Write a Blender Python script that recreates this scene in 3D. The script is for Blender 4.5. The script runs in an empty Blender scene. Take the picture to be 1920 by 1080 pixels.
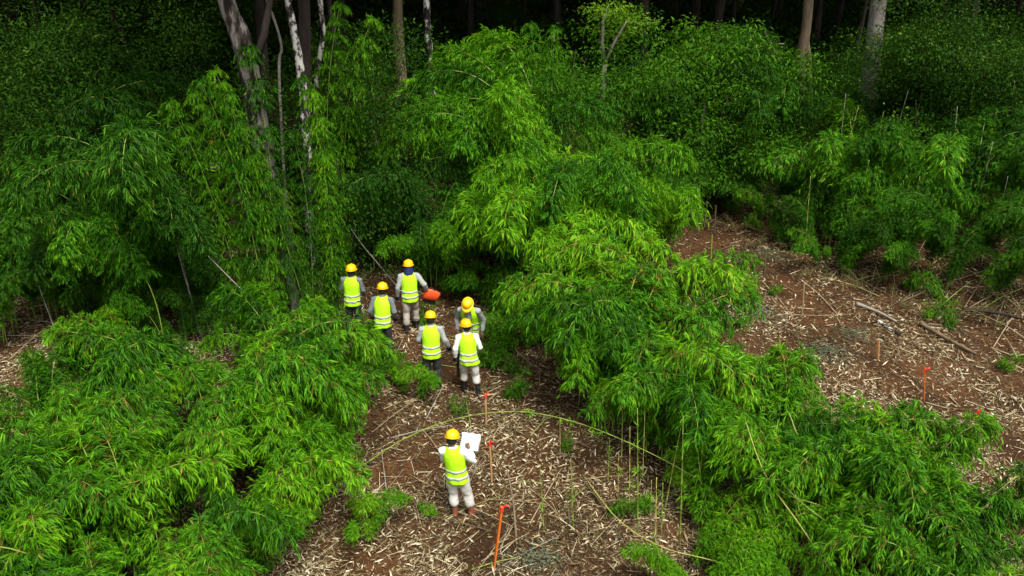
import bpy, math, random
import numpy as np
from mathutils import Vector, Matrix, Euler

# ------------------------------------------------------------------ camera
SC = bpy.context.scene
COL = SC.collection
CAM_H, PITCH, FPX = 10.8, math.radians(26.0), 1750.0
cam_d = bpy.data.cameras.new('camera'); cam = bpy.data.objects.new('camera', cam_d); COL.objects.link(cam)
cam.location = (0, 0, CAM_H); cam.rotation_euler = (math.pi/2 - PITCH, 0, 0)
cam_d.sensor_width = 36.0; cam_d.lens = 36.0*FPX/1920.0
cam_d.clip_start = 0.1; cam_d.clip_end = 2000
SC.camera = cam
# ------------------------------------------------------------------ sky + sun (overcast)
SUN_EL, SUN_AZ = math.radians(62), math.radians(150)      # azimuth clockwise from +Y
wd = bpy.data.worlds.new('World'); SC.world = wd; wd.use_nodes = True
nt = wd.node_tree; nt.nodes.clear()
sky = nt.nodes.new('ShaderNodeTexSky'); sky.sky_type = 'NISHITA'; sky.sun_disc = False
sky.sun_elevation = SUN_EL; sky.sun_rotation = SUN_AZ
sky.air_density = 1.0; sky.dust_density = 4.0; sky.ozone_density = 1.0
hs = nt.nodes.new('ShaderNodeHueSaturation'); hs.inputs['Saturation'].default_value = 0.12
bg = nt.nodes.new('ShaderNodeBackground'); bg.inputs['Strength'].default_value = 0.05
wo = nt.nodes.new('ShaderNodeOutputWorld')
nt.links.new(sky.outputs['Color'], hs.inputs['Color']); nt.links.new(hs.outputs['Color'], bg.inputs['Color'])
nt.links.new(bg.outputs['Background'], wo.inputs['Surface'])
sd = bpy.data.lights.new('sun', 'SUN'); sd.energy = 1.5; sd.angle = math.radians(24); sd.color = (1.0, 0.96, 0.88)
sun = bpy.data.objects.new('sun', sd); COL.objects.link(sun)
sdir = Vector((math.sin(SUN_AZ)*math.cos(SUN_EL), math.cos(SUN_AZ)*math.cos(SUN_EL), math.sin(SUN_EL)))
sun.rotation_euler = sdir.to_track_quat('Z', 'Y').to_euler(); sun.location = sdir*60
SC.view_settings.view_transform = 'Standard'; SC.view_settings.look = 'None'
SC.view_settings.exposure = 1.85; SC.view_settings.gamma = 1.0
SC.cycles.max_bounces = 4; SC.cycles.diffuse_bounces = 2; SC.cycles.glossy_bounces = 1
SC.cycles.transmission_bounces = 3; SC.cycles.transparent_max_bounces = 4
SC.cycles.caustics_reflective = False; SC.cycles.caustics_refractive = False

R = np.random.RandomState
random.seed(4)
PI = math.pi

# ------------------------------------------------------------------ pixel -> place helpers (photo pixels, 1920x1080)
_F = np.array([0, math.cos(PITCH), -math.sin(PITCH)]); _U = np.array([0, math.sin(PITCH), math.cos(PITCH)])
def ray(u, v):
    return (u-960)/FPX*np.array([1.0, 0, 0]) + (540-v)/FPX*_U + _F
def _hash(i, j, s):
    a = np.sin(i*127.1 + j*311.7 + s*74.7)*43758.5453
    return a - np.floor(a)
def vnoise(x, y, s=0):
    xi, yi = np.floor(x), np.floor(y); fx, fy = x-xi, y-yi
    fx = fx*fx*(3-2*fx); fy = fy*fy*(3-2*fy)
    a, b, c, d = _hash(xi, yi, s), _hash(xi+1, yi, s), _hash(xi, yi+1, s), _hash(xi+1, yi+1, s)
    return (a*(1-fx)+b*fx)*(1-fy) + (c*(1-fx)+d*fx)*fy
def hgt(x, y):
    x = np.asarray(x, float); y = np.asarray(y, float)
    h = 0.22*(vnoise(x/5, y/5, 1)-.5) + 0.12*(vnoise(x/1.3, y/1.3, 2)-.5) + 0.06*(vnoise(x/.45, y/.45, 3)-.5)
    # low bank with debris east of the track
    bank = np.clip((x - (13.2 - 0.42*(y-14)))/3.0, 0, 1)*np.clip((30-y)/6, 0, 1)*np.clip((y-12)/3, 0, 1)
    h = h + 0.55*bank*(0.6+0.8*vnoise(x/1.1, y/1.1, 9))
    return h*np.clip((150-np.hypot(x, y))/60, 0, 1)
def gnd(u, v, z=0.0):
    d = ray(u, v); g = 0.0
    for _ in range(12):
        t = (CAM_H - z - g)/(-d[2]); p = d*t; g = float(hgt(p[0], p[1]))
    return np.array([p[0], p[1], g])
def at(u, v, Y):
    d = ray(u, v); t = Y/d[1]; return np.array([d[0]*t, Y, CAM_H + d[2]*t])
def crest(u, v, h):
    d = ray(u, v); t = (CAM_H - h)/(-d[2]); return float(d[0]*t), float(d[1]*t)

# ------------------------------------------------------------------ object helpers
def tag(o, label=None, cat=None, group=None, kind=None):
    if label: o['label'] = label
    if cat: o['category'] = cat
    if group: o['group'] = group
    if kind: o['kind'] = kind
    return o
def empty(name, loc, rz=0.0):
    o = bpy.data.objects.new(name, None); COL.objects.link(o); o.location = loc; o.rotation_euler = (0, 0, rz)
    o.empty_display_size = .1; return o
def link(name, me, parent=None):
    o = bpy.data.objects.new(name, me); COL.objects.link(o)
    if parent is not None: o.parent = parent
    return o
def np_mesh(name, V, T, mat, tint=None, smooth=False, tint2=None):
    me = bpy.data.meshes.new(name); V = np.ascontiguousarray(V, np.float32); T = np.ascontiguousarray(T, np.int32)
    me.vertices.add(len(V)); me.vertices.foreach_set('co', V.ravel())
    k = T.shape[1]
    me.loops.add(T.size); me.loops.foreach_set('vertex_index', T.ravel())
    me.polygons.add(len(T)); me.polygons.foreach_set('loop_start', np.arange(0, T.size, k, dtype=np.int32))
    if smooth: me.polygons.foreach_set('use_smooth', np.ones(len(T), bool))
    if tint is not None:
        a = me.attributes.new('tint', 'FLOAT', 'POINT'); a.data.foreach_set('value', np.ascontiguousarray(tint, np.float32))
    if tint2 is not None:
        a = me.attributes.new('tintb', 'FLOAT', 'POINT'); a.data.foreach_set('value', np.ascontiguousarray(tint2, np.float32))
    me.update(calc_edges=True); me.materials.append(mat); return me
class MB:
    """collects tubes / boxes into one mesh"""
    def __init__(s): s.v = []; s.f = []
    def ring_loft(s, rings, cap=True, closed=True):
        b = len(s.v); n = len(rings[0])
        for r in rings: s.v += [tuple(p) for p in r]
        for i in range(len(rings)-1):
            for j in range(n if closed else n-1):
                k = (j+1) % n
                s.f.append((b+i*n+j, b+i*n+k, b+(i+1)*n+k, b+(i+1)*n+j))
        if cap and closed:
            s.f.append(tuple(b+j for j in reversed(range(n)))); m = b+(len(rings)-1)*n
            s.f.append(tuple(m+j for j in range(n)))
        return s
    def tube(s, pts, rad, n=10, side=(1, 0, 0), cap=True, wob=0, seed=0):
        pts = [Vector(p) for p in pts]; rings = []; sd_ = Vector(side); rr = random.Random(seed)
        for i, p in enumerate(pts):
            t = (pts[min(i+1, len(pts)-1)] - pts[max(i-1, 0)]).normalized()
            a = sd_ - t*sd_.dot(t)
            if a.length < 1e-3: a = t.orthogonal()
            a.normalize(); b = t.cross(a)
            r = rad[i] if isinstance(rad, (list, tuple)) else rad
            ra, rb = r if isinstance(r, (list, tuple)) else (r, r)
            rings.append([p + (a*math.cos(2*PI*k/n)*ra + b*math.sin(2*PI*k/n)*rb)*(1+wob*(rr.random()-.5)) for k in range(n)])
        return s.ring_loft(rings, cap)
    def box(s, c, d, m=None):
        b = len(s.v)
        for x in (-1, 1):
            for y in (-1, 1):
                for z in (-1, 1):
                    p = Vector((x*d[0]/2, y*d[1]/2, z*d[2]/2))
                    if m: p = m @ p
                    s.v.append(tuple(p+Vector(c)))
        for q in ((0, 1, 3, 2), (4, 6, 7, 5), (0, 4, 5, 1), (2, 3, 7, 6), (0, 2, 6, 4), (1, 5, 7, 3)):
            s.f.append(tuple(b+i for i in q))
        return s
    def mesh(s, name, mat, smooth=True):
        me = bpy.data.meshes.new(name); me.from_pydata(s.v, [], s.f); me.materials.append(mat)
        if smooth:
            for p in me.polygons: p.use_smooth = True
        me.update(); return me
    def build(s, name, mat, parent=None, smooth=True):
        return link(name, s.mesh(name, mat, smooth), parent)

# ------------------------------------------------------------------ materials
def newmat(name):
    m = bpy.data.materials.new(name); m.use_nodes = True; t = m.node_tree; t.nodes.clear()
    o = t.nodes.new('ShaderNodeOutputMaterial'); return m, t, o
def ramp(t, stops):
    r = t.nodes.new('ShaderNodeValToRGB'); e = r.color_ramp.elements
    while len(e) < len(stops): e.new(0.5)
    for i, (p, c) in enumerate(stops): e[i].position = p; e[i].color = (*c, 1)
    return r
def leafmat(name, stops, trans=0.3, rough=0.5, spec=0.12, objvar=0.35):
    m, t, o = newmat(name); N = t.nodes.new; L = t.links.new
    at_ = N('ShaderNodeAttribute'); at_.attribute_name = 'tint'
    oi = N('ShaderNodeObjectInfo')
    mr = N('ShaderNodeMapRange'); mr.inputs['To Min'].default_value = -objvar/2; mr.inputs['To Max'].default_value = objvar/2
    L(oi.outputs['Random'], mr.inputs['Value'])
    ad = N('ShaderNodeMath'); ad.operation = 'ADD'; ad.use_clamp = True
    L(at_.outputs['Fac'], ad.inputs[0]); L(mr.outputs['Result'], ad.inputs[1])
    r = ramp(t, stops); L(ad.outputs['Value'], r.inputs['Fac'])
    p = N('ShaderNodeBsdfPrincipled'); L(r.outputs['Color'], p.inputs['Base Color'])
    p.inputs['Roughness'].default_value = rough; p.inputs['Specular IOR Level'].default_value = spec
    tr = N('ShaderNodeBsdfTranslucent')
    g = N('ShaderNodeMix'); g.data_type = 'RGBA'; g.blend_type = 'MULTIPLY'; g.inputs['Factor'].default_value = 1.0
    L(r.outputs['Color'], g.inputs['A']); g.inputs['B'].default_value = (1.25, 1.15, .5, 1)
    L(g.outputs['Result'], tr.inputs['Color'])
    mx = N('ShaderNodeMixShader'); mx.inputs[0].default_value = trans
    L(p.outputs['BSDF'], mx.inputs[1]); L(tr.outputs['BSDF'], mx.inputs[2]); L(mx.outputs['Shader'], o.inputs['Surface'])
    return m
def noisemat(name, stops, scale=8, rough=.85, bump=.3, detail=6, spec=.2, stretch=(1, 1, 1), attr=None, bumpscale=None, coord='Object'):
    m, t, o = newmat(name); N = t.nodes.new; L = t.links.new
    tc = N('ShaderNodeTexCoord'); mp = N('ShaderNodeMapping'); mp.inputs['Scale'].default_value = stretch
    L(tc.outputs[coord], mp.inputs['Vector'])
    n = N('ShaderNodeTexNoise'); n.inputs['Scale'].default_value = scale; n.inputs['Detail'].default_value = detail
    n.inputs['Roughness'].default_value = .65
    L(mp.outputs['Vector'], n.inputs['Vector'])
    r = ramp(t, stops)
    if attr:
        a = N('ShaderNodeAttribute'); a.attribute_name = attr
        L(a.outputs['Fac'], r.inputs['Fac'])
    else: L(n.outputs['Fac'], r.inputs['Fac'])
    p = N('ShaderNodeBsdfPrincipled'); L(r.outputs['Color'], p.inputs['Base Color'])
    p.inputs['Roughness'].default_value = rough; p.inputs['Specular IOR Level'].default_value = spec
    if bump:
        b = N('ShaderNodeBump'); b.inputs['Strength'].default_value = bump; b.inputs['Distance'].default_value = .02
        n2 = n
        if bumpscale:
            n2 = N('ShaderNodeTexNoise'); n2.inputs['Scale'].default_value = bumpscale; n2.inputs['Detail'].default_value = 5
            L(mp.outputs['Vector'], n2.inputs['Vector'])
        L(n2.outputs['Fac'], b.inputs['Height']); L(b.outputs['Normal'], p.inputs['Normal'])
    L(p.outputs['BSDF'], o.inputs['Surface']); return m

M = {}
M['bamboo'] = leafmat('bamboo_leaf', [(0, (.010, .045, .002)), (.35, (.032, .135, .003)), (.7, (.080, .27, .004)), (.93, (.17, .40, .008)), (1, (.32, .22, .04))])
M['bamboo_y'] = leafmat('bamboo_leaf_young', [(0, (.026, .105, .002)), (.4, (.075, .24, .003)), (.8, (.165, .40, .006)), (.95, (.25, .44, .010)), (1, (.32, .22, .04))])
M['bamboo_far'] = leafmat('bamboo_leaf_shaded', [(0, (.008, .036, .002)), (.5, (.026, .105, .003)), (.9, (.075, .22, .005)), (1, (.22, .17, .03))])  # darker copy of the bamboo greens, shade put into the leaf colour
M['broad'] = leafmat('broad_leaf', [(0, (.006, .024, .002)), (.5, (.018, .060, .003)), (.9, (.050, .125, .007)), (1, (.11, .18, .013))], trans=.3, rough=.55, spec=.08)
M['crown'] = leafmat('canopy_leaf', [(0, (.010, .035, .004)), (.6, (.028, .085, .006)), (1, (.07, .14, .012))], trans=.2, rough=.4, spec=.3)
M['vine'] = leafmat('vine_leaf', [(0, (.010, .045, .003)), (.5, (.034, .115, .004)), (1, (.10, .24, .009))], trans=.35, rough=.55, spec=.08)
M['pale'] = leafmat('pale_leaf', [(0, (.06, .20, .01)), (1, (.16, .36, .02))], trans=.4)
M['grey_leaf'] = leafmat('wilted_leaf', [(0, (.05, .075, .04)), (1, (.16, .19, .12))], trans=.2)
M['dry_tuft'] = leafmat('dry_bamboo_leaf', [(0, (.07, .08, .02)), (.5, (.16, .15, .05)), (1, (.30, .24, .11))], trans=.2)
M['culm'] = noisemat('culm_green', [(.3, (.10, .20, .02)), (.7, (.26, .30, .06))], scale=3, rough=.4, bump=0, spec=.4)
M['cane_y'] = noisemat('cane_yellow', [(.3, (.26, .27, .05)), (.7, (.42, .38, .12))], scale=4, rough=.45, bump=0, spec=.4)
M['cane_dry'] = noisemat('cane_dry', [(.3, (.20, .145, .075)), (.7, (.40, .31, .19))], scale=5, rough=.7, bump=0)
M['cane_dark'] = noisemat('cane_dark', [(.3, (.055, .05, .025)), (.7, (.14, .12, .06))], scale=5, rough=.7, bump=0)
M['cane_grey'] = noisemat('dead_wood_pale', [(.3, (.15, .135, .11)), (.7, (.34, .31, .26))], scale=6, rough=.8, bump=.2)
M['bark_grey'] = noisemat('bark_grey', [(.42, (.010, .008, .006)), (.49, (.05, .04, .033)), (.56, (.20, .18, .16)), (.72, (.13, .11, .09))], scale=5.0, bump=1.0, stretch=(1, 1, .25), bumpscale=14)
M['bark_dark'] = noisemat('bark_dark', [(.35, (.012, .009, .007)), (.7, (.055, .042, .033))], scale=4, bump=.8, stretch=(1, 1, .2), bumpscale=14)
M['bark_mottle'] = noisemat('bark_mottled', [(.44, (.012, .010, .008)), (.52, (.05, .045, .04)), (.56, (.50, .48, .43)), (.7, (.60, .58, .52))], scale=5.5, bump=.6, stretch=(1, 1, .5))
M['bark_tan'] = noisemat('bark_tan', [(.3, (.07, .05, .03)), (.7, (.24, .18, .11))], scale=4, bump=.7, stretch=(1, 1, .2), bumpscale=12)
M['bark_pale'] = noisemat('bark_pale', [(.3, (.12, .105, .09)), (.7, (.30, .27, .24))], scale=5, bump=.7, stretch=(1, 1, .5), bumpscale=16)
M['litter'] = noisemat('dry_litter', [(0, (.042, .029, .013)), (.3, (.145, .105, .047)), (.6, (.34, .27, .145)), (1, (.63, .565, .40))], rough=.8, bump=0, attr='tint')
M['wood'] = noisemat('stake_wood', [(.3, (.30, .15, .05)), (.7, (.46, .26, .11))], scale=10, bump=.2, stretch=(1, 1, .1))
M['stakered'] = noisemat('stake_paint_orange', [(.3, (.50, .10, .012)), (.7, (.62, .17, .02))], scale=10, bump=0)
M['ribbon'] = noisemat('ribbon_red', [(.3, (.55, .03, .02)), (.7, (.68, .06, .03))], scale=8, bump=0, rough=.5)
def ground_mat():
    m, t, o = newmat('forest_soil'); N = t.nodes.new; L = t.links.new
    tc = N('ShaderNodeTexCoord')
    def noise(s, d, r=.6):
        n = N('ShaderNodeTexNoise'); n.inputs['Scale'].default_value = s; n.inputs['Detail'].default_value = d; n.inputs['Roughness'].default_value = r
        L(tc.outputs['Object'], n.inputs['Vector']); return n
    n1, n2, n3 = noise(.7, 4), noise(6, 8, .7), noise(40, 4, .7)
    r1 = ramp(t, [(.35, (.038, .018, .007)), (.6, (.080, .035, .013)), (.8, (.12, .062, .028))]); L(n1.outputs['Fac'], r1.inputs['Fac'])
    r2 = ramp(t, [(.3, (.35, .33, .3)), (.65, (1.15, 1.1, 1.05))]); L(n2.outputs['Fac'], r2.inputs['Fac'])
    mx = N('ShaderNodeMix'); mx.data_type = 'RGBA'; mx.blend_type = 'MULTIPLY'; mx.inputs['Factor'].default_value = .85
    L(r1.outputs['Color'], mx.inputs['A']); L(r2.outputs['Color'], mx.inputs['B'])
    # fine crumbs of litter too small to model
    r3 = ramp(t, [(.60, (0, 0, 0)), (.68, (1, 1, 1))]); L(n3.outputs['Fac'], r3.inputs['Fac'])
    a = N('ShaderNodeAttribute'); a.attribute_name = 'tint'
    mu = N('ShaderNodeMath'); mu.operation = 'MULTIPLY'; L(r3.outputs['Color'], mu.inputs[0]); L(a.outputs['Fac'], mu.inputs[1])
    m2 = N('ShaderNodeMix'); m2.data_type = 'RGBA'; L(mu.outputs['Value'], m2.inputs['Factor'])
    L(mx.outputs['Result'], m2.inputs['A']); m2.inputs['B'].default_value = (.30, .22, .13, 1)
    p = N('ShaderNodeBsdfPrincipled'); p.inputs['Roughness'].default_value = .9; p.inputs['Specular IOR Level'].default_value = .15
    L(m2.outputs['Result'], p.inputs['Base Color'])
    b = N('ShaderNodeBump'); b.inputs['Strength'].default_value = .7; b.inputs['Distance'].default_value = .05
    L(n2.outputs['Fac'], b.inputs['Height']); L(b.outputs['Normal'], p.inputs['Normal'])
    L(p.outputs['BSDF'], o.inputs['Surface']); return m
M['soil'] = ground_mat()

# ------------------------------------------------------------------ ground sheet
def soil_bare(x, y):
    """1 where bare red earth shows along the track, 0 where litter lies thick"""
    pts = [gnd(*q)[:2] for q in ((1310, 380), (1330, 440), (1420, 500), (1520, 590), (1560, 650), (1700, 700), (1850, 800), (1990, 900))]
    d = np.full(np.shape(x), 9.0)
    for a, b in zip(pts[:-1], pts[1:]):
        ab = b-a; t = np.clip(((x-a[0])*ab[0]+(y-a[1])*ab[1])/(ab@ab), 0, 1)
        d = np.minimum(d, np.hypot(x-a[0]-t*ab[0], y-a[1]-t*ab[1]))
    s = np.clip(1.25 - d/1.0 + 1.2*(vnoise(x/.8, y/.8, 21)-.5), 0, 1)
    for (u, v, r) in ((1000, 870, .9), (905, 930, .6), (920, 1010, .8), (760, 560, .8), (845, 690, .6), (760, 880, .5), (700, 1070, .6), (780, 640, .8), (745, 545, .7)):
        c = gnd(u, v); s = np.maximum(s, np.clip(1.3 - np.hypot(x-c[0], y-c[1])/r + 1.2*(vnoise(x/.5, y/.5, 22)-.5), 0, 1))
    return s
def make_ground():
    xs = np.concatenate([[-900, -400, -180, -90, -50, -32, -24], np.arange(-19, 20, .16), [24, 32, 50, 90, 180, 400, 900]])
    ys = np.concatenate([[-500, -200, -60, -20, 0, 5], np.arange(7.5, 46, .16), [50, 56, 64, 80, 120, 200, 400, 900]])
    X, Y = np.meshgrid(xs, ys); Z = hgt(X, Y)
    V = np.stack([X, Y, Z], -1).reshape(-1, 3); nx = len(xs)
    I = np.arange(len(V)).reshape(len(ys), nx)
    Q = np.stack([I[:-1, :-1], I[:-1, 1:], I[1:, 1:], I[1:, :-1]], -1).reshape(-1, 4)
    me = np_mesh('ground', V, Q, M['soil'], tint=1-soil_bare(V[:, 0], V[:, 1]), smooth=True)
    return tag(link('ground', me), 'red brown forest soil of the cleared strips', 'ground', kind='structure')
make_ground()

# ------------------------------------------------------------------ leaves
def norm(a): return a/np.maximum(np.linalg.norm(a, axis=-1, keepdims=True), 1e-9)
def leaf_strips(b, d, n, l, w, curl, tint, lod=1):
    d = norm(d); s = norm(np.cross(d, n)); n = norm(np.cross(s, d)); l = l[:, None]; w = w[:, None]; c = curl[:, None]
    if lod == 0:
        V = np.stack([b, b+d*l*.28+s*w*.5+n*w*.12, b+d*l*.28-s*w*.5+n*w*.12, b+d*l*.66+s*w*.4-n*c*l*.12, b+d*l*.66-s*w*.4-n*c*l*.12, b+d*l-n*c*l*.38], 1)
        T = np.array([[0, 2, 1], [1, 2, 4], [1, 4, 3], [3, 4, 5]])
    else:
        V = np.stack([b, b+d*l*.42+s*w*.5+n*w*.15, b+d*l*.42-s*w*.5+n*w*.15, b+d*l-n*c*l*.25], 1)
        T = np.array([[0, 2, 3], [0, 3, 1]])
    k = V.shape[1]; N = len(b)
    F = (T[None] + (np.arange(N)*k)[:, None, None]).reshape(-1, 3)
    return V.reshape(-1, 3), F, np.repeat(tint, k)

def culm_path(L, th0, arch, pw, r, n=36):
    t = np.linspace(0, 1, n); th = th0 + arch*t**pw
    wy = .03*L*np.sin(t*PI*1.3 + r.uniform(0, 6))*t
    x = np.cumsum(np.sin(th))*L/n; z = np.cumsum(np.cos(th))*L/n
    return t, np.stack([x, wy, z], 1)
def make_plume(seed, L=4.0, th0=.1, arch=1.9, pw=1.4, nodes=16, t0=.22, twigs=14, twl=.5, leaves=12, ll=.13, droop=.55, lod=0,
               mat='bamboo', wl=.12, cr=.014, young=.0, name='bamboo', ldroop=.6, elev=(.05, .8), culmmat='culm'):
    r = R(seed); t, P = culm_path(L, th0, arch, pw, r)
    tn = np.linspace(t0, .985, nodes) + r.uniform(-.3, .3, nodes)*(1-t0)/nodes; tn = np.clip(tn, 0, 1)
    idx = tn*(len(t)-1); i0 = np.minimum(idx.astype(int), len(t)-2); fr = (idx-i0)[:, None]
    pn = P[i0]*(1-fr)+P[i0+1]*fr; tg = norm(P[i0+1]-P[i0])
    a = norm(np.cross(tg, np.array([0.02, 1, .03]))); b = np.cross(tg, a)
    f = (.5+.5*np.sin(PI*np.clip((tn-t0)/(1-t0)*.75+.18, 0, 1)))*r.uniform(.75, 1.2, nodes)
    K = nodes*twigs; ni = np.repeat(np.arange(nodes), twigs)
    off = r.uniform(0, 2*PI, nodes)[ni]
    ph = off + r.uniform(0, 2*PI, K); el = r.uniform(elev[0], elev[1], K)
    td = (np.cos(ph)[:, None]*a[ni] + np.sin(ph)[:, None]*b[ni])*np.cos(el)[:, None] + tg[ni]*np.sin(el)[:, None]
    td[:, 2] += .15; td = norm(td)
    tl = twl*f[ni]*r.uniform(.45, 1.25, K); ttint = r.uniform(-.16, .16, K)
    J = K*leaves; ti = np.repeat(np.arange(K), leaves)
    s = r.uniform(.18, 1.05, J); dz = np.zeros((J, 3)); dz[:, 2] = -1
    pos = pn[ni[ti]] + td[ti]*(tl[ti]*s)[:, None] + dz*(droop*tl[ti]*s**2)[:, None] + r.normal(0, .012, (J, 3))
    ld = norm(td[ti] + dz*(2*droop*s)[:, None])
    ld = norm(ld + r.normal(0, .42, (J, 3)) + dz*(ldroop*r.uniform(.2, 1.2, J))[:, None])
    nn = np.array([0, 0, 1.0]) + r.normal(0, .45, (J, 3)); nn[:, 0] += 0
    l = ll*r.uniform(.6, 1.3, J); w = l*wl*r.uniform(.8, 1.3, J)
    tint = np.clip(.04 + young + 1.15*ttint[ti] + .56*s*(.6+.4*r.rand(J)) + .12*(tn[ni[ti]]-.5) + r.normal(0, .09, J), 0, .94)  # inner leaves darker, tips brighter: shade put into the tint, plus pale young tips
    tint[r.rand(J) < .006] = 1
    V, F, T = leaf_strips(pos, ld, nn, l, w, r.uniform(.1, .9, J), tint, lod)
    # twigs as thin ribbons
    if lod == 0:
        sd_ = norm(np.cross(td, np.array([0, 0, 1.0])))*.0022
        e1 = pn[ni] + td*(tl*.55)[:, None] - np.array([0, 0, 1])*(droop*tl*.30)[:, None]
        e2 = pn[ni] + td*tl[:, None] - np.array([0, 0, 1])*(droop*tl)[:, None]
        TV = np.stack([pn[ni]-sd_, pn[ni]+sd_, e1-sd_, e1+sd_, e2], 1).reshape(-1, 3)
        TF = (np.array([[0, 1, 3], [0, 3, 2], [2, 3, 4]])[None] + (np.arange(K)*5)[:, None, None]).reshape(-1, 3) + len(V)
        V = np.concatenate([V, TV]); F = np.concatenate([F, TF]); T = np.concatenate([T, np.full(len(TV), 1.0)])
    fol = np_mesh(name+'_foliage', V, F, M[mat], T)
    mb = MB(); q = P[::2]; mb.tube([tuple(x) for x in q], [cr*(1-.75*i/len(q))+.0015 for i in range(len(q))], n=6, side=(0, 1, 0))
    cul = mb.mesh(name+'_culm', M[culmmat])
    return dict(culm=cul, fol=fol, apex=float(P[:, 2].max()), reach=float(P[:, 0].max()), tip=P[-1])

def leaf_cloud(seed, blobs, per, ll, wl, mat, name, lod=1, up=.5, ldroop=.5, clump=26, cs=.28):
    """broad leaves in clumps on and inside a set of ellipsoids (cx,cy,cz,rx,ry,rz)"""
    r = R(seed); Vs = []
    C = []; O = []
    for (cx, cy, cz, rx, ry, rz) in blobs:
        k = max(4, int(per*(rx*ry*rz)**(2/3.)/clump))
        d = norm(r.normal(0, 1, (k, 3))); q = r.uniform(.45, 1.05, k)**.6
        C.append(np.array([cx, cy, cz]) + d*np.array([rx, ry, rz])*q[:, None]); O.append(d)
    C = np.concatenate(C); O = np.concatenate(O); k = len(C)
    ct = r.uniform(-.2, .2, k); ci = np.repeat(np.arange(k), clump); J = len(ci)
    off = r.normal(0, 1, (J, 3))*cs*np.array([1, 1, .55]); pos = C[ci]+off
    ld = norm(norm(off)*.7 + O[ci]*.5 + r.normal(0, .5, (J, 3)) - np.array([0, 0, 1])*(ldroop*r.uniform(.2, 1.2, J))[:, None])
    nn = np.array([0, 0, 1.0])*up + O[ci]*.5 + r.normal(0, .35, (J, 3))
    l = ll*r.uniform(.6, 1.35, J); w = l*wl*r.uniform(.8, 1.25, J)
    tint = np.clip(.45 + ct[ci] + .25*off[:, 2]/cs*.5 + r.normal(0, .12, J), 0, 1)
    V, F, T = leaf_strips(pos, ld, nn, l, w, r.uniform(.1, .8, J), tint, lod)
    return np_mesh(name, V, F, M[mat], T)

# plume families (shared by every clump)
ARCH = [make_plume(10+i, L=3.4+.2*(i % 3), th0=.03+.04*(i % 2), arch=1.9+.16*i, pw=2.1, nodes=17, twigs=15, twl=.46, leaves=13, ll=.125, wl=.145) for i in range(6)]
YOUNG = [make_plume(30+i, L=3.2, th0=.05, arch=1.8+.3*i, pw=1.9, nodes=16, twigs=14, twl=.42, leaves=13, ll=.118, wl=.145, mat='bamboo_y', young=.05) for i in range(3)]
COLU = [make_plume(40+i, L=8.5, th0=-.02, arch=.16+.1*i, pw=2.0, nodes=19, t0=.05, twigs=26, twl=.66, leaves=16, ll=.13, droop=.95, mat='bamboo', ldroop=1.0, elev=(.15, .9), cr=.02, lod=1) for i in range(4)]
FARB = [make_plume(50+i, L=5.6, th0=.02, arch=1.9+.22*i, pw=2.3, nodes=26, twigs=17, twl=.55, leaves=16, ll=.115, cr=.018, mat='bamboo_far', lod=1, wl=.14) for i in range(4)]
THIN = [make_plume(60+i, L=3.8, th0=.02, arch=.5+.5*i, pw=1.8, nodes=13, t0=.3, twigs=6, twl=.35, leaves=7, ll=.12, mat='bamboo', lod=1, cr=.012, young=.1) for i in range(3)]
SPRIG = [make_plume(70+i, L=.9, th0=.1, arch=.8+.4*i, pw=1.3, nodes=6, t0=.15, twigs=7, twl=.28, leaves=9, ll=.11, mat=('bamboo_y', 'bamboo', 'bamboo')[i], lod=0, cr=.006, young=.05) for i in range(3)]
FEATH = [make_plume(80+i, L=3.4, th0=.0, arch=1.2, pw=2.2, nodes=9, t0=.66, twigs=30, twl=.48, leaves=13, ll=.12, mat='bamboo_y', droop=.8) for i in range(1)]
DRYP = [make_plume(85+i, L=3.0, th0=.05, arch=.6+.7*i, pw=1.5, nodes=12, t0=.2, twigs=7, twl=.35, leaves=8, ll=.13, mat='dry_tuft', lod=1, culmmat='cane_dry') for i in range(2)]
FAM = dict(arch=ARCH, young=YOUNG, col=COLU, far=FARB, thin=THIN, sprig=SPRIG, feather=FEATH, dry=DRYP)
def clump(x, y, h, fam, n, label, group, az='auto', spread=.95, vary=.38, lean=0.0, name='bamboo_clump', rad=.25, mats=None):
    """a bamboo clump: Empty > culm > foliage; az = main arching direction, None = all round"""
    z = float(hgt(x, y)) - .03; _rc = R(int(abs(x)*7919+abs(y)*104729+h*331) % 2**31)
    e = empty(name, (x, y, z)); tag(e, label, 'bamboo', group)
    vs = FAM[fam]; k0 = _rc.randint(len(vs)); a0 = _rc.uniform(0, 2*PI)
    if isinstance(az, str): az = a0 if n > 3 else None
    for k in range(n):
        v = vs[(k0+k) % len(vs)]
        s = h/v['apex']*_rc.uniform(1-vary, 1.04) if fam not in ('thin', 'dry') else h/v['apex']*_rc.uniform(.7, 1.1)
        if k == 0: s = h/v['apex']
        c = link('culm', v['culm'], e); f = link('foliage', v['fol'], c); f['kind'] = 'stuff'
        if mats:
            f.material_slots[0].link = 'OBJECT'; f.material_slots[0].material = M[mats[_rc.randint(len(mats))]]
        a = a0 + 2*PI*k/n + _rc.uniform(-.4, .4) if az is None else az + _rc.uniform(-spread, spread)
        rr = rad*math.sqrt(_rc.rand()); b = _rc.uniform(0, 2*PI)
        c.location = (rr*math.cos(b), rr*math.sin(b), 0)
        c.rotation_euler = (_rc.uniform(-.08, .08)+0, lean + _rc.uniform(-.08, .12), a); c.scale = (s, s, s)
    return e
def near_label(base, marks, x, y):
    if not marks: return base
    return base+' '+min(marks, key=lambda m: math.hypot(crest(*m[:2], 1.0)[0]-x, crest(*m[:2], 1.0)[1]-y))[2]
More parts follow.
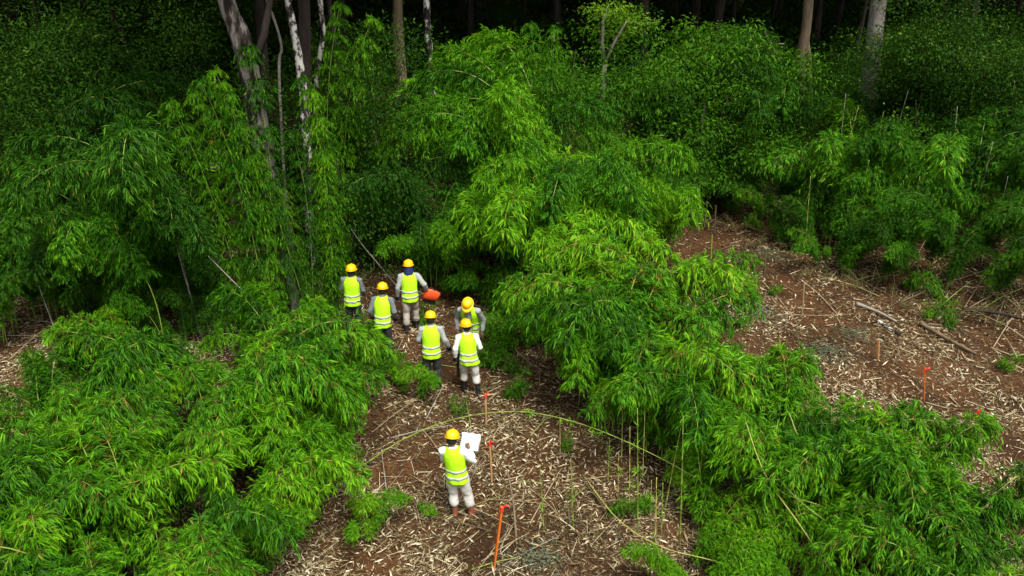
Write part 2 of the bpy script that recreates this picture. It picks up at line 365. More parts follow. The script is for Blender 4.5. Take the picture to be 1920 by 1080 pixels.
def clumps(lst, fam, n, label, group, marks=None, **kw):
    for q in lst:
        u, v, h = q[:3]; x, y = crest(u, v, h); l = near_label(label, marks, x, y)
        clump(x, y, h, q[3] if len(q) > 3 and q[3] else fam, q[4] if len(q) > 4 else n, l, group if l == label else group+', '+l[len(label)+1:], **kw)

# ---- thicket beside the worker with papers
MIX = ['bamboo', 'bamboo', 'bamboo_y']
clumps([(70, 720, 1.7), (120, 690, 1.8), (200, 620, 1.8), (280, 590, 1.8), (250, 620, 2.0), (345, 600, 2.4), (450, 600, 2.5), (535, 610, 2.4), (600, 655, 1.8),
        (170, 690, 2.0), (290, 690, 2.3), (410, 690, 2.5), (520, 690, 2.2), (600, 730, 1.8), (40, 760, 2.0),
        (150, 780, 2.3), (280, 775, 2.3), (60, 860, 2.3), (190, 880, 2.4), (330, 910, 1.9),
        (20, 980, 2.2), (140, 990, 2.3), (400, 960, 1.7), (260, 1020, 1.7), (60, 1090, 2.0), (190, 1110, 1.9), (330, 1090, 1.4), (450, 1060, 1.2),
        (-90, 830, 2.2), (-90, 980, 2.2)], 'arch', 5, 'arching green bamboo clump in the thicket', 'bamboo of the thicket', mats=MIX,
       marks=((470, 590, 'at the foot of the leaning trunk'), (200, 620, 'below the feathery plume'), (30, 700, 'facing the dim western litter'), (640, 700, 'beside the group of workers'), (600, 880, 'facing the worker with paper'), (330, 1060, 'around its low open hollow'), (80, 1000, 'at its dense outer end')))
clumps([(560, 790, 2.2, 'young', 6), (470, 860, 2.0, 'young', 5)], 'young', 6, 'yellow green bamboo clump drooping over bare litter by the worker holding paper', 'young bamboo at the thicket edge')
clump(*crest(690, 890, 1.2), 1.2, 'young', 3, 'short lime green bamboo sprout at the litter edge near the paper holding worker', None)
clump(*crest(675, 960, .8), .8, 'young', 3, 'low lime green bamboo tuft on pale litter beside the thicket', None)
clump(*crest(270, 465, 3.0), 3.0, 'feather', 2, 'feathery round topped bamboo plume rising above the thicket', None, rad=.1, az=PI, spread=.6, mats=['bamboo'])
clump(*crest(806, 690, .8), .85, 'young', 3, 'bamboo sapling just behind the dark trousered worker', None)

clumps([(690, 645, .7), (720, 680, .6), (640, 650, 1.1), (750, 700, .5), (680, 700, .8)], 'arch', 4, 'low bush hiding the legs of workers at the thicket edge', 'low bushes at the workers legs', mats=MIX)
# ---- hedge between the two cleared strips
clumps([(1130, 420, 2.5), (1205, 455, 2.7), (1140, 510, 2.5), (1210, 520, 2.7), (1110, 600, 2.0), (1185, 590, 2.5), (1240, 600, 2.6), (1270, 665, 2.3), (1150, 680, 1.8), (1250, 680, 2.2),
        (1350, 720, 2.1), (1450, 735, 2.2), (1340, 730, 1.9), (1570, 750, 2.2), (1420, 750, 2.0), (1650, 785, 2.2), (1720, 835, 2.2), (1540, 790, 1.9),
        (1780, 900, 2.1), (1690, 870, 1.9), (1490, 770, 2.0), (1590, 810, 2.0), (1840, 980, 2.0), (1780, 1020, 1.8), (1890, 1060, 1.9), (1820, 1090, 1.6), (1720, 1090, 1.3),
        (1235, 470, 2.4, 'young', 4), (1225, 550, 2.5, 'young', 4), (1150, 410, 2.4, 'young', 4), (1770, 850, 2.0, 'young', 3), (1860, 950, 1.8, 'young', 3), (1320, 690, 2.1, 'young', 3)],
       'arch', 5, 'dense bamboo clump of the hedge between the cleared strips', 'hedge bamboo', mats=MIX, spread=1.3,
       marks=((1180, 430, 'near the big mound'), (1320, 560, 'beside the upper track'), (1120, 640, 'beside the group of workers'), (1240, 740, 'behind the thin upright canes'), (1470, 700, 'opposite the wilted foliage'), (1560, 850, 'over the dark hollow'), (1750, 820, 'beside the ribboned track stakes'), (1830, 1040, 'at its lush lower end')))
clumps([(1345, 880, 1.4), (1320, 950, 1.2), (1400, 950, 1.3), (1370, 1040, 1.0), (1290, 1050, .9), (1470, 1050, .9), (1590, 1070, .9), (1440, 1010, 1.0), (1530, 1080, .9), (1660, 1060, 1.0), (1250, 1090, .8)],
       'young', 6, 'low fluffy light green bamboo bush beneath tall bare canes', 'low bamboo bushes under the canes')

# ---- big bamboo covered mound behind the workers
clumps([(1005, 105, 5.3, 'far', 8), (985, 130, 5.0, 'far', 4), (950, 190, 4.3), (1055, 185, 4.4), (895, 245, 3.7), (1000, 200, 4.5), (860, 295, 3.3), (1105, 260, 3.8), (815, 350, 2.9), (1130, 330, 3.3),
        (1030, 270, 3.8), (1075, 350, 3.0), (1140, 380, 2.5), (780, 395, 2.2), (1090, 300, 3.4)], 'far', 6, 'tall bamboo clump draped over the steep mound', 'mound bamboo', mats=['bamboo', 'bamboo_y', 'bamboo_y'],
       marks=((1010, 200, 'forming its pointed top'), (850, 420, 'on its shoulder behind the scarfed worker'), (1130, 420, 'on its shoulder facing the hedge')))
clumps([(935, 270, 3.5), (965, 315, 3.2), (1000, 360, 2.9), (1040, 400, 2.6), (880, 330, 2.9)], 'young', 4,
       'bright bamboo spray hanging down the front of the mound', 'bright sprays on the mound', az=-PI/2+.5, spread=.7)
clumps([(1020, 40, 6.0), (1030, 30, 6.4)], 'col', 2, 'upright bamboo leader sticking up behind the mound top', 'bamboo leaders behind the mound')

# ---- tall climbing bamboo round the leaning trunk
LBL_C = 'tall column of bamboo with hanging leaf tiers'
GR_C = 'bamboo columns around the leaning trunk'
def column(u, v, h, n, label=LBL_C, group=GR_C, lean=0, az=0, fam='col', mats=('bamboo', 'bamboo_y')):
    p = gnd(u, v); clump(p[0], p[1], h, fam, n, label, group, az=az, spread=.35, lean=lean, rad=.16, vary=.16, mats=mats)
for q in ((520, 622, 6.9, 3, PI, 'left of the leaning trunk, tallest'), (478, 612, 6.0, 3, PI, 'left of the leaning trunk, second'), (590, 612, 5.0, 3, PI, 'just right of the leaning trunk'), (622, 590, 5.8, 3, PI, 'behind the worker at its foot'),
          (640, 520, 7.2, 2, 0, 'behind the mottled trunk'), (690, 500, 4.6, 2, 0, 'nearest the tree ferns'), (345, 560, 4.6, 2, PI, 'bordering the shaded west bamboo')):
    column(*q[:4], az=q[4], label=LBL_C+' '+q[5])
clumps([(545, 560, 1.9), (500, 575, 1.9)], 'arch', 6, 'bushy bamboo clump wrapped around the base of the leaning trunk', 'bamboo at the leaning trunk base', az=None, mats=MIX)
# ---- woods edge on the west side
clumps([(60, 170, 5.2), (265, 205, 5.3), (280, 250, 4.6), (20, 260, 4.5), (130, 290, 4.2), (200, 310, 4.2), (60, 360, 3.4), (170, 380, 3.2), (235, 390, 3.0), (300, 420, 2.4), (340, 400, 2.2),
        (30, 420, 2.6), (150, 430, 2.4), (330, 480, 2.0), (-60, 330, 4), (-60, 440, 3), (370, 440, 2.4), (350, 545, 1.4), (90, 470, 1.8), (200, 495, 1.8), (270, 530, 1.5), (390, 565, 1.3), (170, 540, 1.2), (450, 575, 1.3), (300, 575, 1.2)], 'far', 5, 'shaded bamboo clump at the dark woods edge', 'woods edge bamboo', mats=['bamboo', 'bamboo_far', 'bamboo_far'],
       marks=((380, 450, 'around the pale leaning cane pair'), (80, 480, 'above the dim western litter'), (80, 300, 'under the dark bushy trees'), (300, 300, 'hiding a worker in a vest')))
# ---- thicket behind the track
clumps([(1600, 240, 3.2), (1680, 240, 3.2), (1760, 225, 3.4), (1850, 180, 4.0), (1920, 200, 4), (1530, 280, 2.8), (1580, 320, 2.6), (1660, 310, 2.6), (1740, 310, 2.8), (1830, 290, 3.0), (1900, 300, 3.0),
        (1520, 360, 1.9), (1600, 380, 2.0), (1690, 380, 2.1), (1780, 390, 2.2), (1870, 380, 2.4), (1940, 400, 2.4), (1600, 430, 1.4), (1690, 440, 1.5), (1790, 450, 1.6), (1880, 470, 1.7), (1980, 300, 3), (2000, 420, 2.5),
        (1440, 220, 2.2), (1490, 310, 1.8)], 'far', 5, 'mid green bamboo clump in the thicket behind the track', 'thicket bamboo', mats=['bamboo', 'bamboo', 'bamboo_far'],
       marks=((1620, 260, 'at the foot of the straight grey trunk'), (1500, 340, 'next to the track head'), (1620, 430, 'hanging over the track debris'), (1850, 470, 'above the dark debris hollow'), (1840, 260, 'crossed by a slanting yellow cane')))
clumps([(1610, 245, 3.0), (1770, 245, 3.2), (1640, 340, 2.4), (1850, 330, 2.6), (1720, 300, 2.7), (1560, 300, 2.5)], 'young', 3, 'lighter yellow green bamboo clump topping the thicket behind the track', 'light bamboo behind the track', mats=['bamboo', 'bamboo', 'bamboo_y'])
# ---- thin half bare bamboo between mound and track
clumps([(1200, 230, 3.2), (1230, 270, 3.0), (1190, 300, 2.8), (1160, 250, 3.2), (1250, 320, 2.2), (1210, 350, 2.2)], 'thin', 7, 'thin half bare bamboo clump between the mound and the track', 'thin bamboo by the mound')
clumps([(1180, 330, 2.4), (1220, 300, 2.4), (1300, 250, 2.0), (1240, 350, 2.0)], 'dry', 5, 'withered brownish bamboo clump between the mound and the track', 'withered bamboo by the mound')
clumps([(1440, 330, 1.5), (1410, 300, 1.5), (1480, 390, 1.3), (1540, 430, 1.1), (1380, 290, 1.4), (1340, 270, 1.3), (1430, 270, 1.8)], 'arch', 4, 'low dark bamboo growing over the brush beside the track head', 'low bamboo at the track head', mats=['bamboo', 'bamboo_far'])
clumps([(1390, 390, .7), (1430, 420, .7), (1470, 450, .6), (1370, 350, .8), (1540, 480, .6), (1620, 500, .7), (1700, 530, .7), (1300, 290, .9), (1260, 300, 1.0), (1340, 310, .8), (1790, 550, .8), (1870, 560, .8)], 'dry', 5, 'low heap of dry olive brush along the track margin', 'dry brush along the track', az=None, lean=.6)
clump(*crest(1260, 330, 2.4), 2.4, 'young', 4, 'upright light green bamboo clump at the head of the track', None)
clumps([(870, 490, 1.0), (920, 545, .9), (955, 585, 1.0), (965, 545, 1.2), (900, 500, 1.1), (850, 500, .9), (940, 620, .8), (985, 600, .8), (920, 590, .7), (1000, 560, 1.0), (1040, 520, 1.2)], 'arch', 4, 'small bamboo bush beside the worker with the orange red load', 'small bushes beside the workers', mats=MIX)

# ------------------------------------------------------------------ trees
def bark_tube(pts, rad, n=14, seed=0, amp=.10):
    """tapered trunk with lumpy cross-section, resampled along a smooth path"""
    pts = [np.array(p, float) for p in pts]; m = 7; P = []; Q = []
    for i in range(len(pts)-1):
        p0, p1, p2, p3 = pts[max(i-1, 0)], pts[i], pts[i+1], pts[min(i+2, len(pts)-1)]
        for k in range(m):
            t = k/m
            P.append(.5*(2*p1+(p2-p0)*t+(2*p0-5*p1+4*p2-p3)*t*t+(3*p1-p0-3*p2+p3)*t**3)); Q.append(rad[i]*(1-t)+rad[i+1]*t)
    P.append(pts[-1]); Q.append(rad[-1]); rings = []
    for i, (p, q) in enumerate(zip(P, Q)):
        t = norm(P[min(i+1, len(P)-1)]-P[max(i-1, 0)]); a = norm(np.cross(t, [0, 1, .1])); b = np.cross(t, a); ring = []
        for k in range(n):
            an = 2*PI*k/n; l = i*.45
            rr = q*(1+amp*2*(float(vnoise(np.array(math.cos(an)*1.3+5+l*.5), np.array(math.sin(an)*1.3+l), seed))-.5)+amp*.5*math.sin(an*3+l*.3+seed))
            ring.append(p+(a*math.cos(an)+b*math.sin(an))*rr)
        rings.append(ring)
    return rings
def branch(mb, p, d, L, r, rr, bend=.4, n=6):
    pts = [np.array(p, float)]; d = norm(np.array(d, float))
    for k in range(4):
        d = norm(d + rr.normal(0, bend*.4, 3) + np.array([0, 0, .12])); pts.append(pts[-1]+d*L/4)
    mb.tube([tuple(q) for q in pts], [r*(1-.2*k) for k in range(5)], n=n); return pts
CROWN = []
for i in range(4):
    r = R(200+i); bl = [(0, 0, 0, 1.6, 1.6, 1.0)]
    for k in range(9):
        a = 2*PI*k/9+r.uniform(-.3, .3); q = r.uniform(1.3, 2.6); bl.append((q*math.cos(a), q*math.sin(a), r.uniform(-1.0, 1.0), r.uniform(.8, 1.3), r.uniform(.8, 1.3), r.uniform(.5, .9)))
    CROWN.append(leaf_cloud(210+i, bl, 900, .24, .42, 'crown', 'canopy_crown', clump=22, cs=.34))
LOWCR = []
for i in range(4):
    r = R(230+i); bl = []
    for k in range(16):
        a = r.uniform(0, 2*PI); q = r.uniform(.2, 1.7); z = r.uniform(.3, 4.2); q *= 1.15-abs(z-2)/4; bl.append((q*math.cos(a), q*math.sin(a), z, r.uniform(.4, .85), r.uniform(.4, .85), r.uniform(.3, .6)))
    LOWCR.append(leaf_cloud(240+i, bl, 3000, .06, .42, 'broad', 'broadleaf_foliage', clump=30, cs=.17))
VINES = []
for i in range(3):
    r = R(260+i); bl = []
    for k in range(15):
        a = r.uniform(0, 2*PI); q = r.uniform(.1, 1.6); z = 3.0*(1-(q/1.9)**2)*r.uniform(.45, 1.0); bl.append((q*math.cos(a), q*math.sin(a), z, r.uniform(.3, .65), r.uniform(.3, .65), r.uniform(.2, .4)))
    VINES.append(leaf_cloud(270+i, bl, 2600, .075, .36, 'vine', 'vine_foliage', clump=26, cs=.13, ldroop=.9))

def tree(label, trunk_pts, rad, mat, group=None, crown_at=None, crown_s=1.0, seed=0, limbs=4, name='forest_tree', cat='tree', amp=.1):
    b = np.array(trunk_pts[0], float); g = float(hgt(b[0], b[1])); b[2] = g
    e = empty(name, tuple(b)); tag(e, label, cat, group)
    pts = [np.array(p, float)-b for p in trunk_pts]; pts[0] = pts[0]*0 - np.array([0, 0, .1])
    mb = MB(); mb.ring_loft(bark_tube(pts, rad, seed=seed, amp=amp)); tr = mb.build('trunk', M[mat], e)
    rr = R(seed+5); top = pts[-1]
    for k in range(limbs):
        mb = MB(); a = rr.uniform(0, 2*PI); z = rr.uniform(.75, .98); p = pts[-2]*(1-z)+pts[-1]*z
        branch(mb, p, (math.cos(a), math.sin(a), .6), rr.uniform(1.5, 2.6)*crown_s, rad[-1]*.6, rr); mb.build('limb', M[mat], e)
    if crown_s > 0:
        c = link('crown', CROWN[seed % 4], e); c['kind'] = 'stuff'; c.location = tuple(top+np.array([0, 0, .6])); c.scale = (crown_s, crown_s, crown_s*.9); c.rotation_euler = (0, 0, rr.uniform(0, 6))
    return e
def pix_trunk(uvs, Y, extra=4.0):
    p = [at(u, v, Y) for u, v in uvs]; g = float(hgt(p[0][0], Y)); p[0][2] = g
    d = p[-1]-p[-2]; d = d/np.linalg.norm(d); d = norm(d+np.array([0, 0, 1.0])); p.append(p[-1]+d*extra*.5); p.append(p[-1]+norm(d+np.array([0, 0, .6]))*extra*.5)
    return p
Y1 = gnd(553, 594)[1]
t1 = tree('thick leaning trunk with peeling grey and black bark rising from bamboo', pix_trunk([(553, 594), (535, 480), (508, 360), (486, 250), (470, 150), (452, 70), (425, 0)], Y1), [.30, .27, .25, .25, .23, .21, .18, .15, .10], 'bark_grey', crown_s=.9, seed=1)
mb = MB(); p0 = at(474, 130, Y1)-np.array(t1.location); branch(mb, p0, (.35, .2, 1), 3.2, .11, R(3), bend=.15); mb.build('limb', M['bark_dark'], t1)
Y2 = Y1+1.6
tree('black and white mottled trunk close behind the leaning trunk', pix_trunk([(585, 530), (578, 380), (576, 300), (570, 200), (562, 120), (548, 40), (540, 0)], Y2), [.13, .12, .12, .12, .10, .085, .08, .07, .05], 'bark_mottle', crown_s=.8, seed=2)
tree('straight blackish trunk beside the mottled trunk', pix_trunk([(580, 520), (574, 300), (571, 120), (571, 60), (570, 0)], Y2+.7), [.17, .16, .15, .145, .14, .13, .1], 'bark_dark', crown_s=.9, seed=3)
tree('slim mottled stem curving up beside the blackish trunk', pix_trunk([(590, 500), (592, 180), (600, 110), (606, 60), (600, 0)], Y2+1.6), [.08, .07, .07, .06, .06, .05, .04], 'bark_mottle', crown_s=.6, seed=4)
tree('thin pale forked stem between leaning and mottled trunks', pix_trunk([(540, 500), (524, 160), (528, 90), (512, 30), (500, 0)], Y2+.3), [.04, .035, .03, .03, .03, .025, .02], 'bark_pale', crown_s=.4, seed=5, limbs=2)
tree('brownish curved trunk at the edge of the dark forest gap', pix_trunk([(757, 250), (752, 140), (747, 70), (746, 0)], 33), [.22, .2, .19, .18, .15, .1], 'bark_tan', crown_s=1.0, seed=6)
tree('slender whitish mottled trunk standing in the dark forest gap', pix_trunk([(820, 250), (812, 150), (803, 70), (799, 0)], 33.5), [.12, .12, .12, .12, .11, .08], 'bark_mottle', crown_s=1.0, seed=7)
tree('large straight grey trunk standing in the bamboo behind the track', pix_trunk([(1615, 300), (1630, 170), (1640, 70), (1648, 0)], 30.0, 10), [.30, .27, .26, .24, .20, .14], 'bark_pale', crown_s=.8, seed=8, amp=.05)
tk = tree('twisted pale tan trunk with split base near the straight grey trunk', pix_trunk([(1498, 215), (1505, 100), (1512, 50), (1516, 0)], 35), [.2, .2, .18, .17, .14, .1], 'bark_tan', crown_s=1.0, seed=9)
mb = MB(); l0 = np.array(tk.location); mb.tube([tuple(at(1519, 215, 34.9)-l0), tuple(at(1517, 110, 34.9)-l0), tuple(at(1511, 60, 35)-l0)], [.11, .10, .08], n=8); mb.build('limb', M['bark_tan'], tk)
# small pale forked sapling with a flat crown on top of the mound
Ys = 30.0
sp = at(1133, 235, Ys); e = empty('sapling_tree', (sp[0], Ys, float(hgt(sp[0], Ys)))); tag(e, 'slim pale forked sapling with flat yellow green crown above the mound', 'tree')
o = np.array(e.location); mb = MB()
mb.tube([(0, 0, -.1), tuple(at(1131, 150, Ys)-o), tuple(at(1134, 120, Ys)-o)], [.10, .085, .08], n=8)
mb.tube([tuple(at(1134, 122, Ys)-o), tuple(at(1129, 80, Ys)-o), tuple(at(1131, 40, Ys)-o), tuple(at(1140, 10, Ys)-o)], [.07, .06, .05, .02], n=8)
mb.tube([tuple(at(1134, 122, Ys)-o), tuple(at(1146, 92, Ys)-o), tuple(at(1158, 68, Ys)-o), tuple(at(1175, 40, Ys)-o)], [.06, .05, .04, .02], n=8); mb.build('trunk', M['bark_pale'], e)
bl = []
for (u, v) in ((1120, 18), (1140, 12), (1160, 20), (1180, 28), (1198, 40), (1145, 25), (1170, 38), (1130, 60), (1150, 58)):
    q = at(u, v, Ys+random.uniform(-.5, .5))-o; bl.append((q[0], q[1], q[2], .5, .6, .12))
M['flat'] = leafmat('flat_crown_leaf', [(0, (.05, .14, .006)), (1, (.20, .34, .012))], trans=.4)
c = link('crown', leaf_cloud(300, bl, 1500, .11, .4, 'flat', 'sapling_crown', clump=22, cs=.16), e); c['kind'] = 'stuff'

# forest trees behind the clearing: trunks in view, crowns overhead that shade the interior
rf = R(77); placed = []
def far_ok(x, y, d):
    for (a, b) in placed:
        if (a-x)**2+(b-y)**2 < d*d: return False
    placed.append((x, y)); return True
def plain_tree(x, y, label, group, h=None, s=None):
    h = h or rf.uniform(8, 12); k = rf.randint(1000); r0 = rf.uniform(.10, .24); g = float(hgt(x, y)); l = rf.normal(0, .5, 2)
    pts = [(x, y, g), (x+l[0]*.3, y+l[1]*.3, g+h*.35), (x+l[0]*.8, y+l[1]*.6, g+h*.7), (x+l[0], y+l[1], g+h)]
    tree(label, pts, [r0, r0*.85, r0*.7, r0*.45], 'bark_dark', group, crown_s=s or rf.uniform(1.4, 1.9), seed=k, limbs=2)
for _ in range(2500):
    y = rf.uniform(38, 84); x = rf.uniform(-.62, .62)*y*1.05
    if len(placed) > 110: break
    gap = abs(x-(-3.5)) < 3 and y < 46
    if gap and rf.rand() < .7: continue
    if far_ok(x, y, 3.3): plain_tree(x, y, 'tall tree standing inside the dark background forest', 'trees of the dark background forest')
for (x, y) in ((-14, 27), (-17, 31), (-11.5, 31), (-8.5, 30), (-19, 25), (-21, 30), (-13, 35), (-6, 33)):
    plain_tree(x+rf.normal(0, .4), y+rf.normal(0, .4), 'tall tree with dark crown in the west woods', 'trees of the west woods', h=rf.uniform(8, 10), s=1.2)

# broad-leaved trees and shrubs
def shrub(x, y, s, meshes, name, label, group, stem='bark_dark', sz=None):
    z = float(hgt(x, y)); e = empty(name, (x, y, z), rf.uniform(0, 6)); tag(e, label, 'shrub', group)
    f = link('foliage', meshes[rf.randint(len(meshes))], e); f['kind'] = 'stuff'; f.scale = (s, s, sz or s)
    mb = MB(); H = 2.2*(sz or s)
    for k in range(3):
        a = 2*PI*k/3+rf.rand(); mb.tube([(0, 0, -.05), (.15*math.cos(a), .15*math.sin(a), H*.4), (.45*s*math.cos(a), .45*s*math.sin(a), H)], [.05, .04, .015], n=6)
    mb.build('stem', M[stem], e); return e
for (u, v, h) in ((40, 20, 8), (130, 40, 8), (220, 10, 8.5), (310, 40, 8), (370, 0, 8.5), (90, 110, 7), (190, 120, 7), (290, 130, 6.8), (360, 120, 7), (30, 130, 7), (-50, 60, 8)):
    x, y = crest(u, v, h*.8); y = min(y, 30) if u < 240 else min(max(y, 31.5), 35); x = (u-960)/FPX*math.hypot(y, 5)*1.02
    shrub(x, y, h/4.6, LOWCR, 'broadleaf_tree', 'dark small leaved bushy tree in the west woods', 'bushy trees of the west woods')
for (u, v, h) in ((650, 50, 6.0), (620, 20, 7), (675, 130, 4.0)):
    x, y = crest(u, v, h); shrub(x, y, h/4.4, LOWCR, 'broadleaf_tree', 'lighter leaved young tree at the edge of the dark forest gap', 'young trees by the forest gap')
for (u, v, h) in ((1240, -30, 6.5), (1320, -30, 6.8), (1400, -20, 6.5), (1060, -30, 6.5), (1460, 40, 5.6), (1260, 60, 5.5), (1330, 50, 5.8), (1400, 90, 5.0), (1290, 130, 4.4), (1370, 150, 4.2), (1440, 150, 4.0), (1250, 170, 3.6), (1330, 200, 3.2), (1420, 210, 2.8), (1080, 60, 5.8), (1210, 110, 4.6), (1040, 40, 6.0)):
    x, y = crest(u, v, h); shrub(x, y, h/3.3, VINES, 'vine_mound', 'leafy vine smothered bush at the forest foot above the track head', 'vine smothered bushes')
for (u, v, h) in ((1720, -20, 6.5), (1790, -30, 7), (1860, -20, 6.8), (1930, -10, 6.5), (1690, 40, 5.6), (1700, 90, 5.0), (1790, 60, 5.5), (1870, 60, 5.5), (1920, 110, 5.0), (1710, 170, 3.6), (1760, 130, 4.0), (1840, 120, 4.4)):
    x, y = crest(u, v, h); shrub(x, y, h/4.4, LOWCR, 'broadleaf_tree', 'dark leafy understorey tree behind the straight grey trunk', 'understorey behind the grey trunk')
for (u, v) in ((560, 300), (640, 260), (740, 300), (700, 350), (790, 350), (740, 335), (960, 60), (1000, 30), (720, 200), (1560, 200), (1590, 150), (1680, 170)):
    x, y = crest(u, v, 2.6); y = min(y, 60)
    clump(x, y, 3.2, 'far', 4, 'dim bamboo clump inside the forest behind the trunks', 'dim forest bamboo')
clumps([(1280, 120, 4.2), (1360, 95, 4.6), (1250, 60, 5.0), (1430, 140, 3.8), (1340, 170, 3.4), (1230, 150, 3.8), (1300, 190, 2.8), (1400, 190, 2.6), (1760, 110, 4.0), (1850, 100, 4.4), (1920, 90, 4.6), (1460, 215, 2.2), (1720, 180, 3.0)], 'far', 4, 'dark green bamboo clump mixed into the leafy forest foot behind the track', 'forest foot bamboo', mats=['bamboo_far', 'bamboo_far', 'bamboo'])
# dim undergrowth in the deep forest, too dark to count
rb = R(5); pp = []
for _ in range(900):
    y = rb.uniform(38, 105); x = rb.uniform(-.6, .6)*y; pp.append((x, y, .6+rb.rand()*1.2, rb.uniform(.8, 1.6), rb.uniform(.8, 1.6), rb.uniform(.6, 1.2)))
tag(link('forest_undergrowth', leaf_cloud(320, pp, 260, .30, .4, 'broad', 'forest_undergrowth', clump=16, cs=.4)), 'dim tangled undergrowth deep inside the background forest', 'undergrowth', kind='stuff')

# tree-fern like plant by the forest gap and large leaved plants
def bigleaf_mesh(L, W, name, mat, seed):
    r = R(seed); n = 8; V = []; F = []
    for i in range(n+1):
        t = i/n; w = W/2*math.sin(PI*min(1, t*.9+.06))**.8*(1-t*.15) if i < n else .002
        x = L*t; z = .25*L*t - .55*L*t*t
        V += [(x, -w, z+w*.25), (x, 0, z), (x, w, z+w*.25)]
    for i in range(n):
        a = i*3; F += [(a, a+3, a+4, a+1), (a+1, a+4, a+5, a+2)]
    me = bpy.data.meshes.new(name); me.from_pydata(V, [], F); me.materials.append(M[mat])
    for p in me.polygons: p.use_smooth = True
    at_ = me.attributes.new('tint', 'FLOAT', 'POINT'); at_.data.foreach_set('value', np.full(len(V), .5, np.float32)); return me
BL = [bigleaf_mesh(.38, .17, 'large_leaf', 'pale', i) for i in range(2)]
def bigleaf_plant(u, v, h, n, label, ls=1.0):
    x, y = crest(u, v, h); e = empty('large_leaved_plant', (x, y, float(hgt(x, y)))); tag(e, label, 'plant')
    mb = MB(); mb.tube([(0, 0, -.05), (.03, .02, h*.5), (0, .05, h)], [.015, .012, .008], n=6); mb.build('stem', M['culm'], e)
    for k in range(n):
        o = link('leaf', BL[k % 2], e); a = k*2.4+random.uniform(-.3, .3); z = h*(.45+.55*k/n)
        o.location = (.05*math.cos(a), .05*math.sin(a), z); o.rotation_euler = (random.uniform(-.3, .3), random.uniform(-.35, .1), a); s = ls*random.uniform(.8, 1.15); o.scale = (s, s, s)
bigleaf_plant(995, 445, 1.3, 11, 'large leaved light green plant at the dark foot of the mound', 1.1)
bigleaf_plant(1580, 335, 1.6, 8, 'plant with broad pale leaves among bamboo behind the track', 1.2)
bigleaf_plant(1500, 415, .8, 7, 'small broad leaved plant by the debris edge of the track')
def fernlike(u, v, h, label):
    x, y = crest(u, v, h); e = empty('tree_fern', (x, y, float(hgt(x, y)))); tag(e, label, 'plant')
    mb = MB(); mb.tube([(0, 0, -.05), (.1, 0, h*.5), (0, 0, h)], [.05, .045, .04], n=7); mb.build('stem', M['bark_dark'], e)
    for k in range(16):
        o = link('frond', FROND, e); a = k*2.4; o.location = (0, 0, h*(.55+.45*(k/16.))); o.rotation_euler = (0, random.uniform(-.2, .25), a); s = random.uniform(.8, 1.1); o.scale = (s, s, s)
r = R(330); m_ = 60; sgn = np.where(np.arange(m_) % 2 == 0, 1, -1); t = np.linspace(.1, 1, m_)
b = np.stack([t*.95, 0*t, .3*t-.55*t*t], 1); d = np.stack([.5+0*t, sgn, -.15+0*t], 1)
V, F, T = leaf_strips(b, d, np.tile([0, 0, 1.0], (m_, 1)), .26*(1.1-t)**.6, .07+0*t, .3+0*t, .4+.3*r.rand(m_), 1)
FROND = np_mesh('frond', V, F, M['bamboo_y'], T)
for (u, v, h, l) in ((775, 135, 3.8, 'layered tree fern beside the brownish curved trunk'), (800, 160, 3.2, 'smaller layered tree fern below the whitish mottled trunk'), (820, 200, 2.6, 'low layered tree fern at the mound shoulder')):
    fernlike(u, v, h, l)

# ------------------------------------------------------------------ litter of dry bamboo leaves and chips
def make_litter():
    r = R(500)
    def sample(n, p):
        y = 7.0 + 33*r.rand(int(n*3.0))**1.5; x = r.uniform(-1, 1, len(y))*(y*.60+2.5)
        bare = soil_bare(x, y); heap = vnoise(x/.7, y/.7, 31)
        keep = r.rand(len(y)) < (1-.70*bare)*(.35+.9*heap)
        x, y, heap = x[keep][:n], y[keep][:n], heap[keep][:n]; return x, y, heap
    n = 470000; x, y, heap = sample(n, 0); n = len(x)
    b = np.stack([x, y, hgt(x, y)+.004+.07*r.rand(n)**2*(.4+heap)], 1)
    a = r.uniform(0, 2*PI, n); d = np.stack([np.cos(a), np.sin(a), r.normal(.04, .28, n)], 1); nn = np.array([0, 0, 1.0])+r.normal(0, .5, (n, 3))
    l = np.clip(np.exp(r.normal(math.log(.075), .5, n)), .02, .32); w = np.clip(l*r.uniform(.06, .34, n), .006, .034)
    pn = vnoise(x/1.6, y/1.6, 33)
    tint = np.clip(-.14+.5*pn+.85*r.rand(n)**2.0, 0, 1)
    V, F, T = leaf_strips(b, d, nn, l, w, r.uniform(-.8, .9, n), tint, 1)
    m = 14000; x, y, heap = sample(m, 1); m = len(x); a = np.where(r.rand(m) < .5, r.normal(.9, .5, m), r.uniform(0, PI, m))
    L = r.uniform(.1, .6, m)**1.3; d = norm(np.stack([np.cos(a), np.sin(a), r.normal(0, .10, m)], 1)); c = np.stack([x, y, hgt(x, y)+.02+.08*r.rand(m)*heap], 1)
    s = norm(np.cross(d, [0, 0, 1.0])); q = r.uniform(.002, .006, m)[:, None]; up = np.array([0, 0, 1.0])
    e0, e1 = c-d*L[:, None]/2, c+d*L[:, None]/2
    SV = np.stack([e0-s*q, e0+s*q, e0+up*q*1.6, e1-s*q, e1+s*q, e1+up*q*1.6], 1).reshape(-1, 3)
    SF = (np.array([[0, 3, 5], [0, 5, 2], [2, 5, 4], [2, 4, 1]])[None]+(np.arange(m)*6)[:, None, None]).reshape(-1, 3)+len(V)
    V = np.concatenate([V, SV]); F = np.concatenate([F, SF]); T = np.concatenate([T, np.repeat(np.clip(.15+.8*r.rand(m)**1.5, 0, 1), 6)])
    tag(link('leaf_litter', np_mesh('leaf_litter', V, F, M['litter'], T)), 'dry tan bamboo leaf and twig litter covering the cleared ground', 'litter', kind='stuff')
make_litter()

